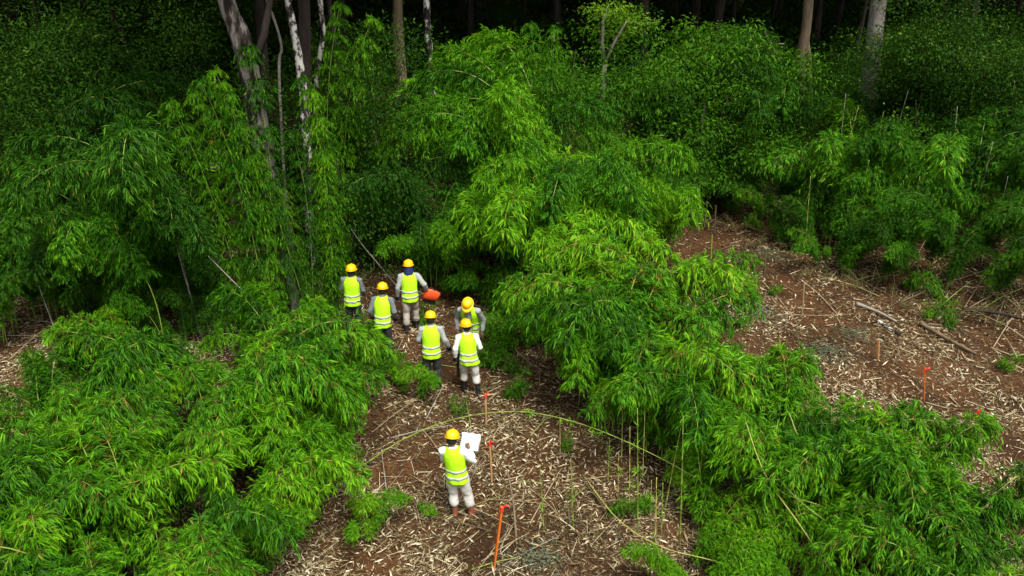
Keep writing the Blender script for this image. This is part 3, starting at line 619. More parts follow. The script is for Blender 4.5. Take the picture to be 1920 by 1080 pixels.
# ------------------------------------------------------------------ canes, poles and logs
def smooth_path(pts, m=6):
    pts = [np.array(p, float) for p in pts]; P = []
    for i in range(len(pts)-1):
        p0, p1, p2, p3 = pts[max(i-1, 0)], pts[i], pts[i+1], pts[min(i+2, len(pts)-1)]
        for k in range(m):
            t = k/m; P.append(.5*(2*p1+(p2-p0)*t+(2*p0-5*p1+4*p2-p3)*t*t+(3*p1-p0-3*p2+p3)*t**3))
    return P+[pts[-1]]
def cane(pts, r0, mat, name, label, group=None, taper=.55, cat='cane', lumpy=0, knots=True, tufts=0, seed=0):
    P = smooth_path(pts); b = P[0].copy(); Q = []; rad = []; n = len(P)
    for i, p in enumerate(P):
        q = r0*(1-taper*i/(n-1)); t = p-b
        if knots and i % 2 == 0 and 0 < i < n-1:
            d = norm(P[i+1]-P[i-1])*q*.5
            Q += [t-d, t, t+d]; rad += [q, q*1.35, q*.97]
        else: Q.append(t); rad.append(q)
    o = MB().tube([tuple(q) for q in Q], rad, n=7 if not lumpy else 10, wob=lumpy, seed=seed).build(name, M[mat]); o.location = tuple(b)
    tag(o, label, cat, group)
    if tufts:
        r = R(seed+1); k = tufts*14; i = r.randint(n//3, n, tufts); c = np.repeat(np.array([P[j]-b for j in i]), 14, 0)
        dd = norm(r.normal(0, 1, (k, 3))+np.array([0, 0, -.2])); V, F, T = leaf_strips(c+dd*.06*r.rand(k)[:, None], dd, np.array([0, 0, 1.0])+r.normal(0, .4, (k, 3)), r.uniform(.06, .13, k), r.uniform(.008, .014, k), r.rand(k), r.uniform(.3, .8, k), 0)
        f = link('foliage', np_mesh('cane_leaves', V, F, M['bamboo_y'], T), o); f['kind'] = 'stuff'
    return o
def lift(u, v, h):
    d = ray(u, v); t = (CAM_H-h)/(-d[2]); p = d*t; return np.array([p[0], p[1], h])
def upright(u0, v0, u1, v1, r=.010, mat='culm', tufts=0, bow=0.0, label='thin upright green cane standing clear of the low bamboo bushes', group='upright green canes', name='upright_cane', h0=0.0):
    p = gnd(u0, v0) if not h0 else lift(u0, v0, h0)
    q = at(u1, v1, p[1]+random.uniform(-.25, .25)); g = float(hgt(p[0], p[1]))
    if h0: p = np.array([p[0]-(q[0]-p[0])*.3, p[1], g-.03])
    m = (p+q)/2+np.array([bow, 0, .03]); p[2] = min(p[2], g)-.03
    return cane([p, m, q], r, mat, name, label, group, tufts=tufts, seed=int(u0))
# long arching canes
cane([gnd(670, 880), lift(760, 822, .55), lift(860, 784, .95), lift(975, 772, 1.25), lift(1090, 795, 1.3), lift(1210, 845, 1.15), lift(1320, 905, .9), lift(1450, 990, .5)], .013, 'culm', 'arching_cane', 'long arching green cane spanning the clearing behind the worker with paper', tufts=8)
cane([gnd(1100, 900), lift(1160, 975, .35), lift(1240, 1025, .5), lift(1340, 1052, .5), lift(1440, 1085, .3)], .013, 'cane_y', 'arching_cane', 'long yellowish cane lying bowed across the low bamboo bushes')
cane([gnd(1085, 890), gnd(1130, 960)+[0, 0, .12], gnd(1200, 1085)+[0, 0, .1]], .013, 'cane_dark', 'fallen_cane', 'dark straight cane lying from litter into low bushes')
LBR = 'bare yellow green cane leaning out of the dark hollow in the hedge'; GBR = 'leaning canes in the hedge hollow'
for pts in ([(1560, 1075, .7), (1500, 985, 1.2), (1435, 890, 1.8), (1398, 790, 2.3)], [(1660, 1085, .7), (1600, 1015, 1.1), (1500, 940, 1.6), (1420, 850, 2.0)], [(1590, 1010, .8), (1530, 905, 1.5), (1480, 775, 2.3)],
            [(1520, 1030, .7), (1500, 960, 1.1), (1480, 890, 1.6)], [(1650, 1060, .7), (1625, 980, 1.2), (1605, 900, 1.8)], [(1452, 985, .8), (1450, 880, 1.5), (1458, 790, 2.1)], [(1545, 1020, .7), (1535, 930, 1.2), (1525, 860, 1.8)], [(1640, 1050, .7), (1560, 960, 1.2), (1470, 925, 1.6), (1425, 880, 1.8)]):
    P = [lift(*p) for p in pts]; d = P[0]-P[1]; k = (P[0][2]+.05)/max(.25, -d[2]+.15); b0 = P[0]+np.array([d[0], d[1], 0])*min(k, 1.4); b0[2] = float(hgt(b0[0], b0[1]))-.03
    cane([b0]+P, .013, random.choice(['culm', 'cane_y']), 'leaning_cane', LBR, GBR, tufts=4, seed=int(pts[0][0]))
for (u0, v0, u1, v1, t) in ((1180, 965, 1181, 800, 0), (1158, 955, 1160, 850, 0), (1196, 1000, 1195, 765, 1), (1228, 1050, 1231, 895, 0), (1275, 1030, 1281, 780, 3), (1352, 880, 1355, 670, 3), (1383, 905, 1400, 690, 3), (1320, 830, 1330, 610, 2), (1265, 770, 1268, 560, 2),
                            (1218, 960, 1222, 900, 0), (1118, 780, 1122, 690, 0), (1300, 900, 1302, 830, 2), (1140, 900, 1143, 820, 0), (1205, 900, 1210, 740, 1), (1250, 880, 1249, 700, 2), (1310, 960, 1318, 800, 2), (1165, 870, 1168, 740, 0), (1290, 850, 1287, 640, 2), (1240, 830, 1243, 650, 1), (1340, 930, 1338, 760, 2), (1075, 990, 1070, 860, 0), (1020, 1000, 1012, 870, 0), (1085, 760, 1092, 640, 1), (1163, 740, 1166, 590, 2), (1240, 1000, 1243, 905, 1)):
    upright(u0, v0, u1, v1, tufts=t+1, r=random.uniform(.010, .014), mat=random.choice(['culm', 'cane_y']))
upright(1247, 955, 1277, 800, r=.014, mat='cane_y', label='thick broken yellow cane leaning among thin upright canes', group=None, name='broken_cane')
upright(1425, 860, 1424, 820, r=.014, mat='cane_y', label='short cut cane stump with pale top in the hedge hollow', group=None, name='cane_stump')
rp = R(811)
LUP = 'pale upright cane in the thicket behind the track'
for (u1, v1, h) in ((1586, 175, 3.9), (1610, 200, 3.6), (1657, 210, 3.5), (1755, 120, 4.6), (1703, 170, 4.0), (1832, 95, 5.2), (1856, 100, 5.0), (1862, 265, 3.4), (1419, 180, 3.2), (1380, 195, 3.0), (1903, 150, 4.5), (1740, 125, 4.6), (1768, 110, 4.8), (1545, 260, 3.2), (1690, 260, 3.2), (1795, 200, 4.0), (1630, 300, 2.9), (1520, 330, 2.6), (1725, 330, 2.7), (1890, 330, 3.0)):
    p = lift(u1, v1, h); g = float(hgt(p[0], p[1])); l = rp.uniform(-.35, .35); b = np.array([p[0]+l, p[1]+rp.uniform(-.2, .2), g-.04])
    cane([b, (b+p)/2+[rp.uniform(-.05, .05), 0, 0], p], rp.uniform(.012, .018), ('culm', 'cane_y', 'cane_grey')[rp.randint(3)], 'pale_cane', LUP, 'pale canes behind the track', tufts=rp.randint(0, 3), seed=int(u1))
for (u1, v1, h) in ((215, 420, 3.0), (60, 500, 2.2), (1040, 60, 6.0), (700, 130, 5.0)):
    p = lift(u1, v1, h); g = float(hgt(p[0], p[1])); b = np.array([p[0]+rp.uniform(-.4, .6), p[1], g-.04])
    cane([b, (b+p)/2, p], rp.uniform(.010, .015), ('culm', 'cane_y', 'cane_grey')[rp.randint(3)], 'pale_cane', 'thin pale cane among the shaded bamboo of the woods and mound', 'pale canes in the woods', tufts=rp.randint(0, 2), seed=int(u1))
cane([gnd(1930, 520), lift(1880, 420, 1.0), lift(1830, 345, 2.0), lift(1795, 300, 2.7)], .02, 'cane_y', 'arching_cane', 'long yellow cane slanting over the thicket behind the track')
def dead(uvs, Y, r, label, fork=None, mat='cane_grey'):
    if Y is None: Y = gnd(*uvs[0])[1]
    p = [at(u, v, Y) for u, v in uvs]; g = float(hgt(p[0][0], Y))
    if p[0][2] > g+.05:                                   # run the stem on down to the soil
        d = p[0]-p[1]; d[2] = min(d[2], -.3*np.linalg.norm(d)); p.insert(0, p[0]+d*(p[0][2]-g+.05)/(-d[2]))
    p[0][2] = g-.05
    o = cane(p, r, mat, 'dead_branch', label, None, cat='branch', knots=False, lumpy=.2)
    if fork:
        b = at(*uvs[fork[0]], Y); q = [tuple(x-p[0]) for x in [b]+[at(u, v, Y) for u, v in fork[1]]]
        MB().tube(q, [r*.6, r*.5, r*.3][:len(q)], n=6).build('twig', M[mat], o)
dead([(1478, 190), (1468, 140), (1450, 90), (1434, 60)], 31, .04, 'straight dead stem leaning at the foot of the vine bushes', fork=(2, [(1462, 82), (1470, 82)]))
dead([(1775, 200), (1785, 130), (1788, 95), (1770, 66)], 31, .035, 'forked dead stem in the dark understorey right of the grey trunk', fork=(2, [(1775, 105), (1762, 125)]))
dead([(1316, 325), (1308, 270), (1290, 225), (1278, 190)], None, .03, 'bent dead stem standing at the head of the track', mat='cane_dry')
dead([(1318, 340), (1300, 275), (1270, 240), (1250, 225)], None, .03, 'arched dry stem bending over the track head debris', mat='cane_dry')
dead([(725, 320), (700, 250), (680, 200), (672, 195)], 24, .022, 'slanting pale dead stem right of the bamboo columns')
dead([(160, 275), (155, 250), (150, 230)], 23, .025, 'short pale dead stem against the dark west woods')
dead([(345, 512), (325, 440), (303, 370)], 19.3, .022, 'pale dead cane, longer of a leaning pair in the west woods')
dead([(347, 508), (330, 430), (313, 372)], 19.6, .02, 'pale dead cane, thinner of a leaning pair in the west woods')
dead([(496, 585), (440, 530), (390, 480)], 18.6, .018, 'thin pale cane slanting to the ground left of the leaning trunk')
dead([(705, 490), (680, 460), (655, 425)], 21.5, .018, 'thin pale cane leaning behind the leftmost helmeted worker')
dead([(750, 150), (757, 100), (757, 80)], 31, .02, 'thin pale stem in front of the brownish curved trunk')
# lying canes placed one by one on the track and in the clearing (pixel ends on the ground)
LFC = 'thin dry cane lying along the red earth track'; GFC = 'dry canes lying along the track'
for (a, b, r0, mt) in (((1290, 452), (1420, 505), .012, 'cane_dark'), ((1345, 458), (1460, 515), .012, 'cane_dark'), ((1500, 525), (1570, 592), .022, 'cane_dry'), ((1430, 530), (1495, 610), .014, 'cane_dry'), ((1436, 575), (1510, 645), .014, 'cane_dark'), ((1655, 660), (1820, 805), .014, 'cane_dark'),
                       ((1300, 545), (1430, 528), .012, 'cane_dry'), ((1470, 590), (1600, 590), .010, 'cane_dry'), ((1780, 745), (1800, 765), .015, 'cane_dry'), ((1560, 470), (1650, 520), .012, 'cane_dry'), ((1330, 475), (1390, 455), .012, 'cane_dark')):
    p, q = gnd(*a), gnd(*b); m = (p+q)/2; m[2] = float(hgt(m[0], m[1]))+.04; p[2] += .02; q[2] += .03
    cane([p, m, q], r0, mt, 'fallen_cane', LFC, GFC)
cane([gnd(1605, 573)+[0, 0, .05], gnd(1645, 590)+[0, 0, .08], gnd(1680, 606)+[0, 0, .05]], .05, 'cane_grey', 'fallen_log', 'short pale barkless log lying beside the track', cat='log', knots=False, lumpy=.15)
cane([gnd(1645, 605)+[0, 0, .05], gnd(1675, 625)+[0, 0, .06], gnd(1690, 632)+[0, 0, .03]], .05, 'bark_mottle', 'fallen_log', 'short mossy mottled log beside the pale log', cat='log', knots=False, lumpy=.15)
cane([gnd(1725, 612)+[0, 0, .08], gnd(1780, 645)+[0, 0, .1], gnd(1830, 667)+[0, 0, .05]], .055, 'bark_tan', 'fallen_log', 'long brown log lying in the debris beside the track', cat='log', knots=False, lumpy=.15)
cane([gnd(1800, 600)+[0, 0, .3], gnd(1870, 612)+[0, 0, .35], gnd(1940, 628)+[0, 0, .3]], .05, 'bark_dark', 'fallen_log', 'blackish log propped over the dark hollow in the debris', cat='log', knots=False, lumpy=.15)
rd = R(600)
LDB = 'dry broken cane in the tangled debris east of the track'
for k in range(170):
    u, v = rd.uniform(1460, 1960), rd.uniform(440, 740)
    if v > 540+(u-1560)*.5 or v < 430+(u-1560)*.12: continue
    p = gnd(u, v); a = rd.uniform(-.5, 2.6); L = rd.uniform(.8, 2.6); d = np.array([math.cos(a), math.sin(a)*.8, 0]); q = p+d*L; q[2] = float(hgt(q[0], q[1]))+rd.uniform(.02, .5); p[2] += .02
    cane([p, (p+q)/2+[0, 0, .05], q], rd.uniform(.008, .016), rd.choice(['cane_dry', 'cane_dry', 'cane_y', 'cane_dark', 'culm']), 'debris_cane', LDB, 'broken canes in the debris')
LDC = 'dry cane or stick lying in the litter around the workers'
for k in range(90):
    u, v = rd.uniform(640, 1180), rd.uniform(520, 1090)
    if v < 740 and (u < 700 or u > 1080): continue
    p = gnd(u, v); a = rd.uniform(0, PI); L = rd.uniform(.4, 1.9); d = np.array([math.cos(a), math.sin(a), 0]); q = p+d*L; q[2] = float(hgt(q[0], q[1]))+rd.uniform(.01, .22); p[2] += .015
    cane([p, (p+q)/2+[0, 0, .03], q], rd.uniform(.006, .013), rd.choice(['cane_dry', 'cane_dry', 'cane_dark', 'culm', 'cane_grey']), 'fallen_stick', LDC, 'sticks in the litter around the workers')
LDW = 'pale dry cane on the dim litter at the west woods foot'
for k in range(26):
    u, v = rd.uniform(-20, 220), rd.uniform(450, 690)
    p = gnd(u, v); a = rd.uniform(-.6, 1.2); L = rd.uniform(.7, 2.2); d = np.array([math.cos(a), math.sin(a), 0]); q = p+d*L; q[2] = float(hgt(q[0], q[1]))+rd.uniform(.02, .5); p[2] += .015
    cane([p, (p+q)/2+[0, 0, .03], q], rd.uniform(.008, .014), rd.choice(['cane_dry', 'cane_grey']), 'debris_cane', LDW, 'dry canes at the west woods foot')
LDH = 'dry cane sticking up from the brush pile at the track head'
for k in range(22):
    u, v = rd.uniform(1230, 1420), rd.uniform(270, 430)
    p = gnd(u, v); a = rd.uniform(0, PI); L = rd.uniform(.7, 2.0); q = p+np.array([math.cos(a), math.sin(a), rd.uniform(.05, .6)])*L; p[2] += .01
    cane([p, (p+q)/2+[0, 0, .05], q], rd.uniform(.009, .016), rd.choice(['cane_dry', 'cane_y', 'cane_dark']), 'debris_cane', LDH, 'brush pile canes at the track head')

# ------------------------------------------------------------------ survey stakes
def stake(base, top, label, w=.035, mat='wood', ribbon=True, group=None):
    p = gnd(*base); q = at(top[0], top[1], p[1]+.05); e = empty('survey_stake', tuple(p)); tag(e, label, 'stake', group)
    d = Vector(q-p); L = d.length; m = d.to_track_quat('Z', 'Y').to_matrix()
    mb = MB(); hw = w/2; rings = [[m @ Vector((sx*hw*k, sy*hw*.7*k, z)) for sx, sy in ((-1, -1), (1, -1), (1, 1), (-1, 1))] for z, k in ((-.06, .5), (.02, .85), (L*.5, 1.0), (L, 1.0))]
    mb.ring_loft(rings); mb.build('post', M[mat], e, smooth=False)
    if ribbon:
        mb = MB(); c = m @ Vector((0, 0, L-.05)); mb.box(c, (w*1.35, w*1.1, .08), m)
        a = m @ Vector((w*.6, -w*.45, L-.03)); mb.tube([tuple(a), tuple(a+Vector((.06, -.03, .06))), tuple(a+Vector((.11, -.04, .03)))], [(.004, .018), (.003, .022), (.003, .012)], n=6)
        mb.tube([tuple(a), tuple(a+Vector((-.05, -.05, -.05))), tuple(a+Vector((-.07, -.06, -.14)))], [(.004, .018), (.003, .02), (.003, .012)], n=6)
        mb.build('ribbon', M['ribbon'], e, smooth=False)
stake((926, 1068), (941, 950), 'orange painted stake with red ribbon in litter near the paper holding worker', w=.045, mat='stakered')
stake((922, 905), (918, 828), 'brown stake with dark red ribbon behind the worker with paper')
stake((912, 800), (911, 738), 'slim stake with red ribbon at the boots of the white shirted worker')
stake((1733, 752), (1735, 690), 'reddish stake with red ribbon beside bare track soil', mat='stakered')
stake((1832, 812), (1835, 768), 'short yellowish stake with red ribbon where track meets hedge')
stake((1563, 648), (1565, 592), 'dark slim stake without ribbon on the track beside wilted leaves', mat='cane_dark', ribbon=False, w=.03)
stake((1646, 676), (1647, 636), 'thick short brown stake without ribbon beside the track', ribbon=False, w=.06)
stake((1433, 520), (1436, 468), 'dark stake without ribbon halfway along the track', mat='cane_dark', ribbon=False, w=.035)
stake((1504, 590), (1508, 530), 'thin grey stake without ribbon among track litter', mat='cane_dry', ribbon=False, w=.03)
stake((1332, 500), (1335, 440), 'greenish upright pole at the hedge side of the track head', mat='culm', ribbon=False, w=.035)
stake((1340, 440), (1342, 385), 'dark upright pole at the bend of the track head', mat='cane_dark', ribbon=False, w=.04)
cane([gnd(968, 1010)+[0, 0, 0], lift(962, 940, .35), lift(951, 880, .7)], .022, 'bark_tan', 'cut_branch', 'peeled brown branch propped upright beside the orange stake', cat='branch', knots=False, lumpy=.15)

# ------------------------------------------------------------------ small ground plants
def small(u, v, s, kind, label, group=None, n=4):
    p = gnd(u, v); clump(p[0], p[1], s, kind, n, label, group, rad=.12, name='bamboo_sprout')
LSP = 'small green bamboo sprout growing out of the litter'
for (u, v, s) in ((812, 965, .35), (640, 700, .6), (740, 690, .7), (720, 660, .6), (955, 745, .6), (930, 690, .7), (970, 700, .5), (1010, 640, .5), (760, 720, .6), (1000, 590, .7), (1050, 580, .6), (700, 640, .8), (860, 780, .3), (790, 610, .5), (1410, 548, .4), (1440, 552, .35), (1600, 480, .6), (1700, 540, .6), (1760, 560, .7), (1560, 440, .6), (1740, 600, .5), (1150, 960, .4), (1060, 850, .3), (1210, 950, .4), (1790, 620, .5), (1880, 690, .5), (1380, 400, .6), (1420, 430, .6), (1470, 450, .5), (830, 530, .6), (1350, 360, .6), (500, 1060, .9), (560, 1000, .9), (600, 900, .8), (530, 930, 1.0)):
    small(u, v, s*.95, 'sprig', LSP, 'bamboo sprouts in the litter', n=4)
def wilt(u, v, label, n=300, rad=.5):
    p = gnd(u, v); r = R(int(u)); k = n; x = r.normal(0, rad*.45, k); y = r.normal(0, rad*.45, k); b = np.stack([x, y, hgt(p[0]+x, p[1]+y)-p[2]+.02+.16*r.rand(k)*np.exp(-(x*x+y*y)/rad**2*3)], 1)
    d = np.stack([r.normal(0, 1, k), r.normal(0, 1, k), r.normal(0, .3, k)], 1)
    V, F, T = leaf_strips(b, d, np.array([0, 0, 1.0])+r.normal(0, .4, (k, 3)), r.uniform(.08, .16, k), r.uniform(.012, .02, k), r.rand(k), r.rand(k), 1)
    o = link('wilted_foliage', np_mesh('wilted_foliage', V, F, M['grey_leaf'], T)); o.location = tuple(p); tag(o, label, 'foliage', kind='stuff')
wilt(1550, 665, 'wilted grey green foliage heaped beside the dark slim stake', 500, .7); wilt(1600, 632, 'wilted foliage strewn on the track beyond the dark stake', 300, .6)
wilt(1010, 1060, 'wilted grey green foliage on litter near the orange stake', 350, .6); wilt(1440, 480, 'wilted pale foliage at the side of the track', 300, .7); wilt(1420, 590, 'pale wilted foliage at the hedge side of the track', 400, .7)

# ------------------------------------------------------------------ workers
def plain(name, col, rough=.7, spec=.25, var=.12, scale=14, bump=.25):
    a = tuple(c*(1-var) for c in col); b = tuple(min(1, c*(1+var)) for c in col)
    return noisemat(name, [(.3, a), (.7, b)], scale=scale, rough=rough, spec=spec, bump=bump)
M['skin'] = plain('skin', (.20, .105, .065), rough=.55); M['hair'] = plain('hair', (.012, .010, .009))
M['vest'] = plain('vest_yellow_green', (.42, .82, .012), rough=.6, var=.14, bump=.6); M['band'] = plain('reflective_grey', (.40, .43, .42), rough=.35, var=.1)
M['helmet'] = plain('helmet_yellow', (.86, .50, .004), rough=.32, spec=.5, var=.04, scale=6, bump=0)
M['shirt_white'] = plain('shirt_white', (.72, .72, .70), var=.06); M['shirt_grey'] = plain('shirt_grey', (.30, .31, .30)); M['shirt_dark'] = plain('shirt_dark_grey', (.13, .15, .15))
M['trouser_pale'] = plain('trouser_pale_grey', (.50, .49, .45), var=.1); M['trouser_tan'] = plain('trouser_grey_tan', (.34, .30, .26)); M['trouser_dark'] = plain('trouser_dark', (.035, .037, .035))
M['boot_brown'] = plain('boot_brown', (.17, .055, .03), rough=.5); M['boot_black'] = plain('boot_black', (.012, .012, .013), rough=.45); M['glove'] = plain('glove_black', (.012, .012, .014))
M['paper'] = plain('paper_white', (.80, .81, .83), rough=.6, var=.02, bump=0); M['scarf'] = plain('scarf_navy', (.012, .022, .10)); M['orange'] = plain('case_orange_red', (.75, .085, .02), rough=.4, var=.06, bump=0)
M['blackplastic'] = plain('black_plastic', (.015, .015, .015), rough=.4, bump=0); M['eye'] = plain('eye_dark', (.01, .008, .008), rough=.2, bump=0)

FOLD = bpy.data.textures.new('cloth_folds', 'CLOUDS'); FOLD.noise_scale = .14; FOLD.noise_depth = 2
def remesh(o, vox, sm=4):
    m = o.modifiers.new('remesh', 'REMESH'); m.mode = 'VOXEL'; m.voxel_size = vox; m.use_smooth_shade = True
    s = o.modifiers.new('smooth', 'SMOOTH'); s.factor = .5; s.iterations = sm
    if vox > .015:
        d = o.modifiers.new('folds', 'DISPLACE'); d.texture = FOLD; d.strength = .03; d.mid_level = .5; d.texture_coords = 'GLOBAL'
def person(uv, heading, label, shirt='shirt_grey', trouser='trouser_tan', boot='boot_black', lean=.06, arms=None, legs=None, head=(.05, .25, 0), glove=None, open_front=False, scarf=False, scale=1.0, xy=None, flare=0.0, sway=0.0, boot_h=.30):
    """heading 0 faces +Y; arms = {side: (elbow, wrist, curl)}, legs = {side: (knee, ankle, toe_yaw)}; head=(forward, pitch, yaw)"""
    if xy is None: g = gnd(*uv)
    else: g = np.array([xy[0], xy[1], float(hgt(*xy))])
    rr = random.Random(int(g[0]*1000)); V = Vector
    e = empty('person', (g[0], g[1], g[2]), heading); e.scale = (scale,)*3; tag(e, label, 'person', None)
    ca, sa = math.cos(heading), math.sin(heading)
    def gz(x, y): return float(hgt(g[0]+(ca*x-sa*y)*scale, g[1]+(sa*x+ca*y)*scale)-g[2])/scale
    A = {-1: (V((-.26, .02, 1.14)), V((-.25, .16, .92)), .7), 1: (V((.26, .02, 1.14)), V((.25, .16, .92)), .7)}
    for k, q in (arms or {}).items(): A[k] = (V(q[0]), V(q[1]), q[2] if len(q) > 2 else .7)
    Lg = {-1: (V((-.11, .03, .49)), V((-.12, -.03, .10)), .12), 1: (V((.11, .03, .49)), V((.12, -.03, .10)), -.12)}
    for k, q in (legs or {}).items(): Lg[k] = (V(q[0]), V(q[1]), q[2] if len(q) > 2 else 0)
    for k in Lg:
        kn, an, ty = Lg[k]; Lg[k] = (kn, V((an.x, an.y, .10+gz(an.x, an.y+.05))), ty)
    pel, wai, che, nb = V((0, 0, .93)), V((0, lean*.35, 1.10)), V((0, lean*.8, 1.30)), V((0, lean*1.15, 1.475))
    hd = V((0, lean*1.2+head[0], 1.61)); hrot = Euler((-head[1], 0, head[2])).to_matrix()
    sh = {s: V((s*.185, lean*1.0, 1.405)) for s in (-1, 1)}; hip = {s: V((s*.095, 0, .90)) for s in (-1, 1)}
    SW = lambda v: V((v.x+sway*max(0, v.z-.1), v.y, v.z))
    pel, wai, che, nb, hd = map(SW, (pel, wai, che, nb, hd)); sh = {k: SW(q) for k, q in sh.items()}; hip = {k: SW(q) for k, q in hip.items()}
    A = {k: (SW(q[0]), SW(q[1]), q[2]) for k, q in A.items()}; Lg = {k: (SW(q[0]), q[1], q[2]) for k, q in Lg.items()}
    # body: one continuous skinned mesh
    vs = []; es = []; rd_ = []
    def add(p, r, par=None):
        vs.append(tuple(p)); rd_.append(r); i = len(vs)-1
        if par is not None: es.append((par, i))
        return i
    a0 = add(pel, .105); a1 = add(wai, .10, a0); a2 = add(che, .11, a1); a3 = add(nb, .058, a2)
    a4 = add(hd+hrot @ V((0, -.01, -.075)), .055, a3); a5 = add(hd+hrot @ V((0, .005, -.01)), .078, a4); a6 = add(hd+hrot @ V((0, -.01, .075)), .078, a5)
    add(hd+hrot @ V((0, .10, -.02)), .014, a5)
    for s in (-1, 1):
        el, wr, curl = A[s]; b0 = add(sh[s], .05, a2); b1 = add(el, .036, b0); b2 = add(wr, .025, b1)
        d = (wr-el).normalized(); side = d.cross(V((0, 1, 0) if abs(d.y) < .8 else (0, 0, 1))).normalized(); dn = d.cross(side).normalized()
        b3 = add(wr+d*.055, .03, b2)
        for k, (o_, fl) in enumerate(((-.026, .072), (-.009, .082), (.009, .078), (.026, .062))):
            f0 = add(wr+d*.10+side*o_, .0105, b3); f1 = add(wr+d*(.10+fl*.5)+side*o_*1.1+dn*.02*curl, .009, f0); add(wr+d*(.10+fl*(.95-.4*curl))+side*o_*1.1+dn*.055*curl, .008, f1)
        t0_ = add(wr+d*.045-side*s*.042+dn*.012, .012, b3); add(wr+d*.085-side*s*.055+dn*.03, .0095, t0_)
        c0 = add(hip[s], .078, a0); c1 = add(Lg[s][0], .05, c0); c2 = add(Lg[s][1], .036, c1); ty = Lg[s][2]
        add(Lg[s][1]+V((math.sin(-ty)*.13, math.cos(ty)*.13, -.06)), .03, c2)
    me = bpy.data.meshes.new('body'); me.from_pydata(vs, es, []); me.materials.append(M['skin']); bo = link('body', me, e)
    bo.modifiers.new('skin', 'SKIN'); 
    if not me.skin_vertices: raise RuntimeError('no skin layer')
    sv = me.skin_vertices[0].data
    for i, q in enumerate(rd_): sv[i].radius = (q, q); sv[i].use_root = (i == 0)
    sb = bo.modifiers.new('subsurf', 'SUBSURF'); sb.levels = 2; sb.render_levels = 2
    # eyes and ears belong to the head
    for s in (-1, 1):
        p = hd+hrot @ V((s*.032, .076, .005)); MB().tube([tuple(p+V((0, -.006, 0))), tuple(p+hrot @ V((0, .008, 0)))], [.012, .006], n=8).build('eye', M['eye'], bo)
    # hair shell
    mb = MB(); mb.ring_loft([[hd+hrot @ V((.088*q*math.cos(2*PI*k/14), -.012+.098*q*math.sin(2*PI*k/14) - (.02 if z < 0 else 0), z)) for k in range(14)] for z, q in ((-.075, .80), (-.04, .98), (.03, 1.04), (.085, .85), (.11, .4))]); mb.build('hair', M['hair'], e)
    for ob in (e.children[-1],):
        for v_ in ob.data.vertices:                       # keep the face clear
            q = hrot.transposed() @ (v_.co-hd)
            if q.y > .03 and q.z < .05: v_.co = hd+hrot @ V((q.x*.8, .02, q.z))
    # shirt: torso and sleeves merged
    mb = MB(); w_ = lambda a: a*(1+rr.uniform(-.05, .05))
    mb.tube([pel+V((0, 0, -.08)), pel+V((0, 0, .02)), wai, che+V((0, 0, -.05)), che+V((0, 0, .05)), nb+V((0, 0, -.05)), nb+V((0, 0, .03))], [(.172, .128), (.17, .126), (.162, .118), (.178, .128), (.185, .122), (.13, .09), (.066, .066)], n=16)
    for s in (-1, 1):
        el, wr, _ = A[s]; a = sh[s]
        mb.tube([a-V((s*.06, 0, -.01)), a+V((s*.015, 0, 0)), a.lerp(el, .35), a.lerp(el, .75), el, el.lerp(wr, .35), el.lerp(wr, .75), wr.lerp(el, .02)], [.07, w_(.075), w_(.068), w_(.06), w_(.062), w_(.056), w_(.05), w_(.044)], n=10, side=(0, 1, 0), wob=.10, seed=rr.randint(0, 999))
    so = mb.build('shirt', M[shirt], e); remesh(so, .016, 3)
    # trousers
    mb = MB(); mb.tube([pel+V((0, 0, .06)), pel+V((0, 0, -.04)), pel+V((0, -.005, -.12))], [(.168, .125), (.18, .138), (.165, .13)], n=16)
    for s in (-1, 1):
        kn, an, _ = Lg[s]; h_ = hip[s]+V((0, 0, -.02)); bk = V((0, -.012, 0))
        mb.tube([h_+V((0, 0, .06)), h_.lerp(kn, .3), h_.lerp(kn, .7)+bk, kn, kn.lerp(an, .3)+bk, kn.lerp(an, .45)+bk, kn.lerp(an, 1-boot_h-.12)+bk, kn.lerp(an, 1-boot_h+.06)], [.108, w_(.106), w_(.095), w_(.088), w_(.088), w_(.082), w_(.088), w_(.074)], n=12, side=(0, 1, 0), wob=.10, seed=rr.randint(0, 999))
    to = mb.build('trousers', M[trouser], e); remesh(to, .016, 3)
    # boots
    for s in (-1, 1):
        kn, an, ty = Lg[s]; f = V((-math.sin(ty), math.cos(ty), 0)); mb = MB(); base = an+V((0, 0, -.10))
        mb.tube([an.lerp(kn, boot_h+.06), an.lerp(kn, .12), an+V((0, 0, -.02))-f*.01, base+V((0, 0, .05))-f*.02], [.055, .056, .055, .056], n=12)
        mb.tube([base-f*.085+V((0, 0, .045)), base-f*.06+V((0, 0, .045)), base+f*.03+V((0, 0, .05)), base+f*.12+V((0, 0, .04)), base+f*.175+V((0, 0, .03)), base+f*.19+V((0, 0, .025))], [(.03, .03), (.042, .045), (.045, .05), (.05, .04), (.04, .03), (.015, .015)], n=12, side=(f.y, -f.x, 0))
        bt = mb.build('boot', M[boot], e); remesh(bt, .012, 2)
        mb = MB(); mb.tube([base-f*.085+V((0, 0, .008)), base+f*.0+V((0, 0, .008)), base+f*.10+V((0, 0, .008)), base+f*.185+V((0, 0, .008))], [(.034, .012), (.044, .012), (.05, .012), (.026, .012)], n=10, side=(f.y, -f.x, 0)); mb.build('sole', M['boot_black'], bt)
    # vest: shell open at arms and front
    n = 40; gap = .75 if open_front else .12
    lev = [(.80, .196, .150), (.90, .19, .145), (1.0, .182, .138), (1.12, .176, .134), (1.24, .188, .142), (1.34, .192, .140), (1.41, .165, .125), (1.47, .115, .10), (1.495, .088, .082)]
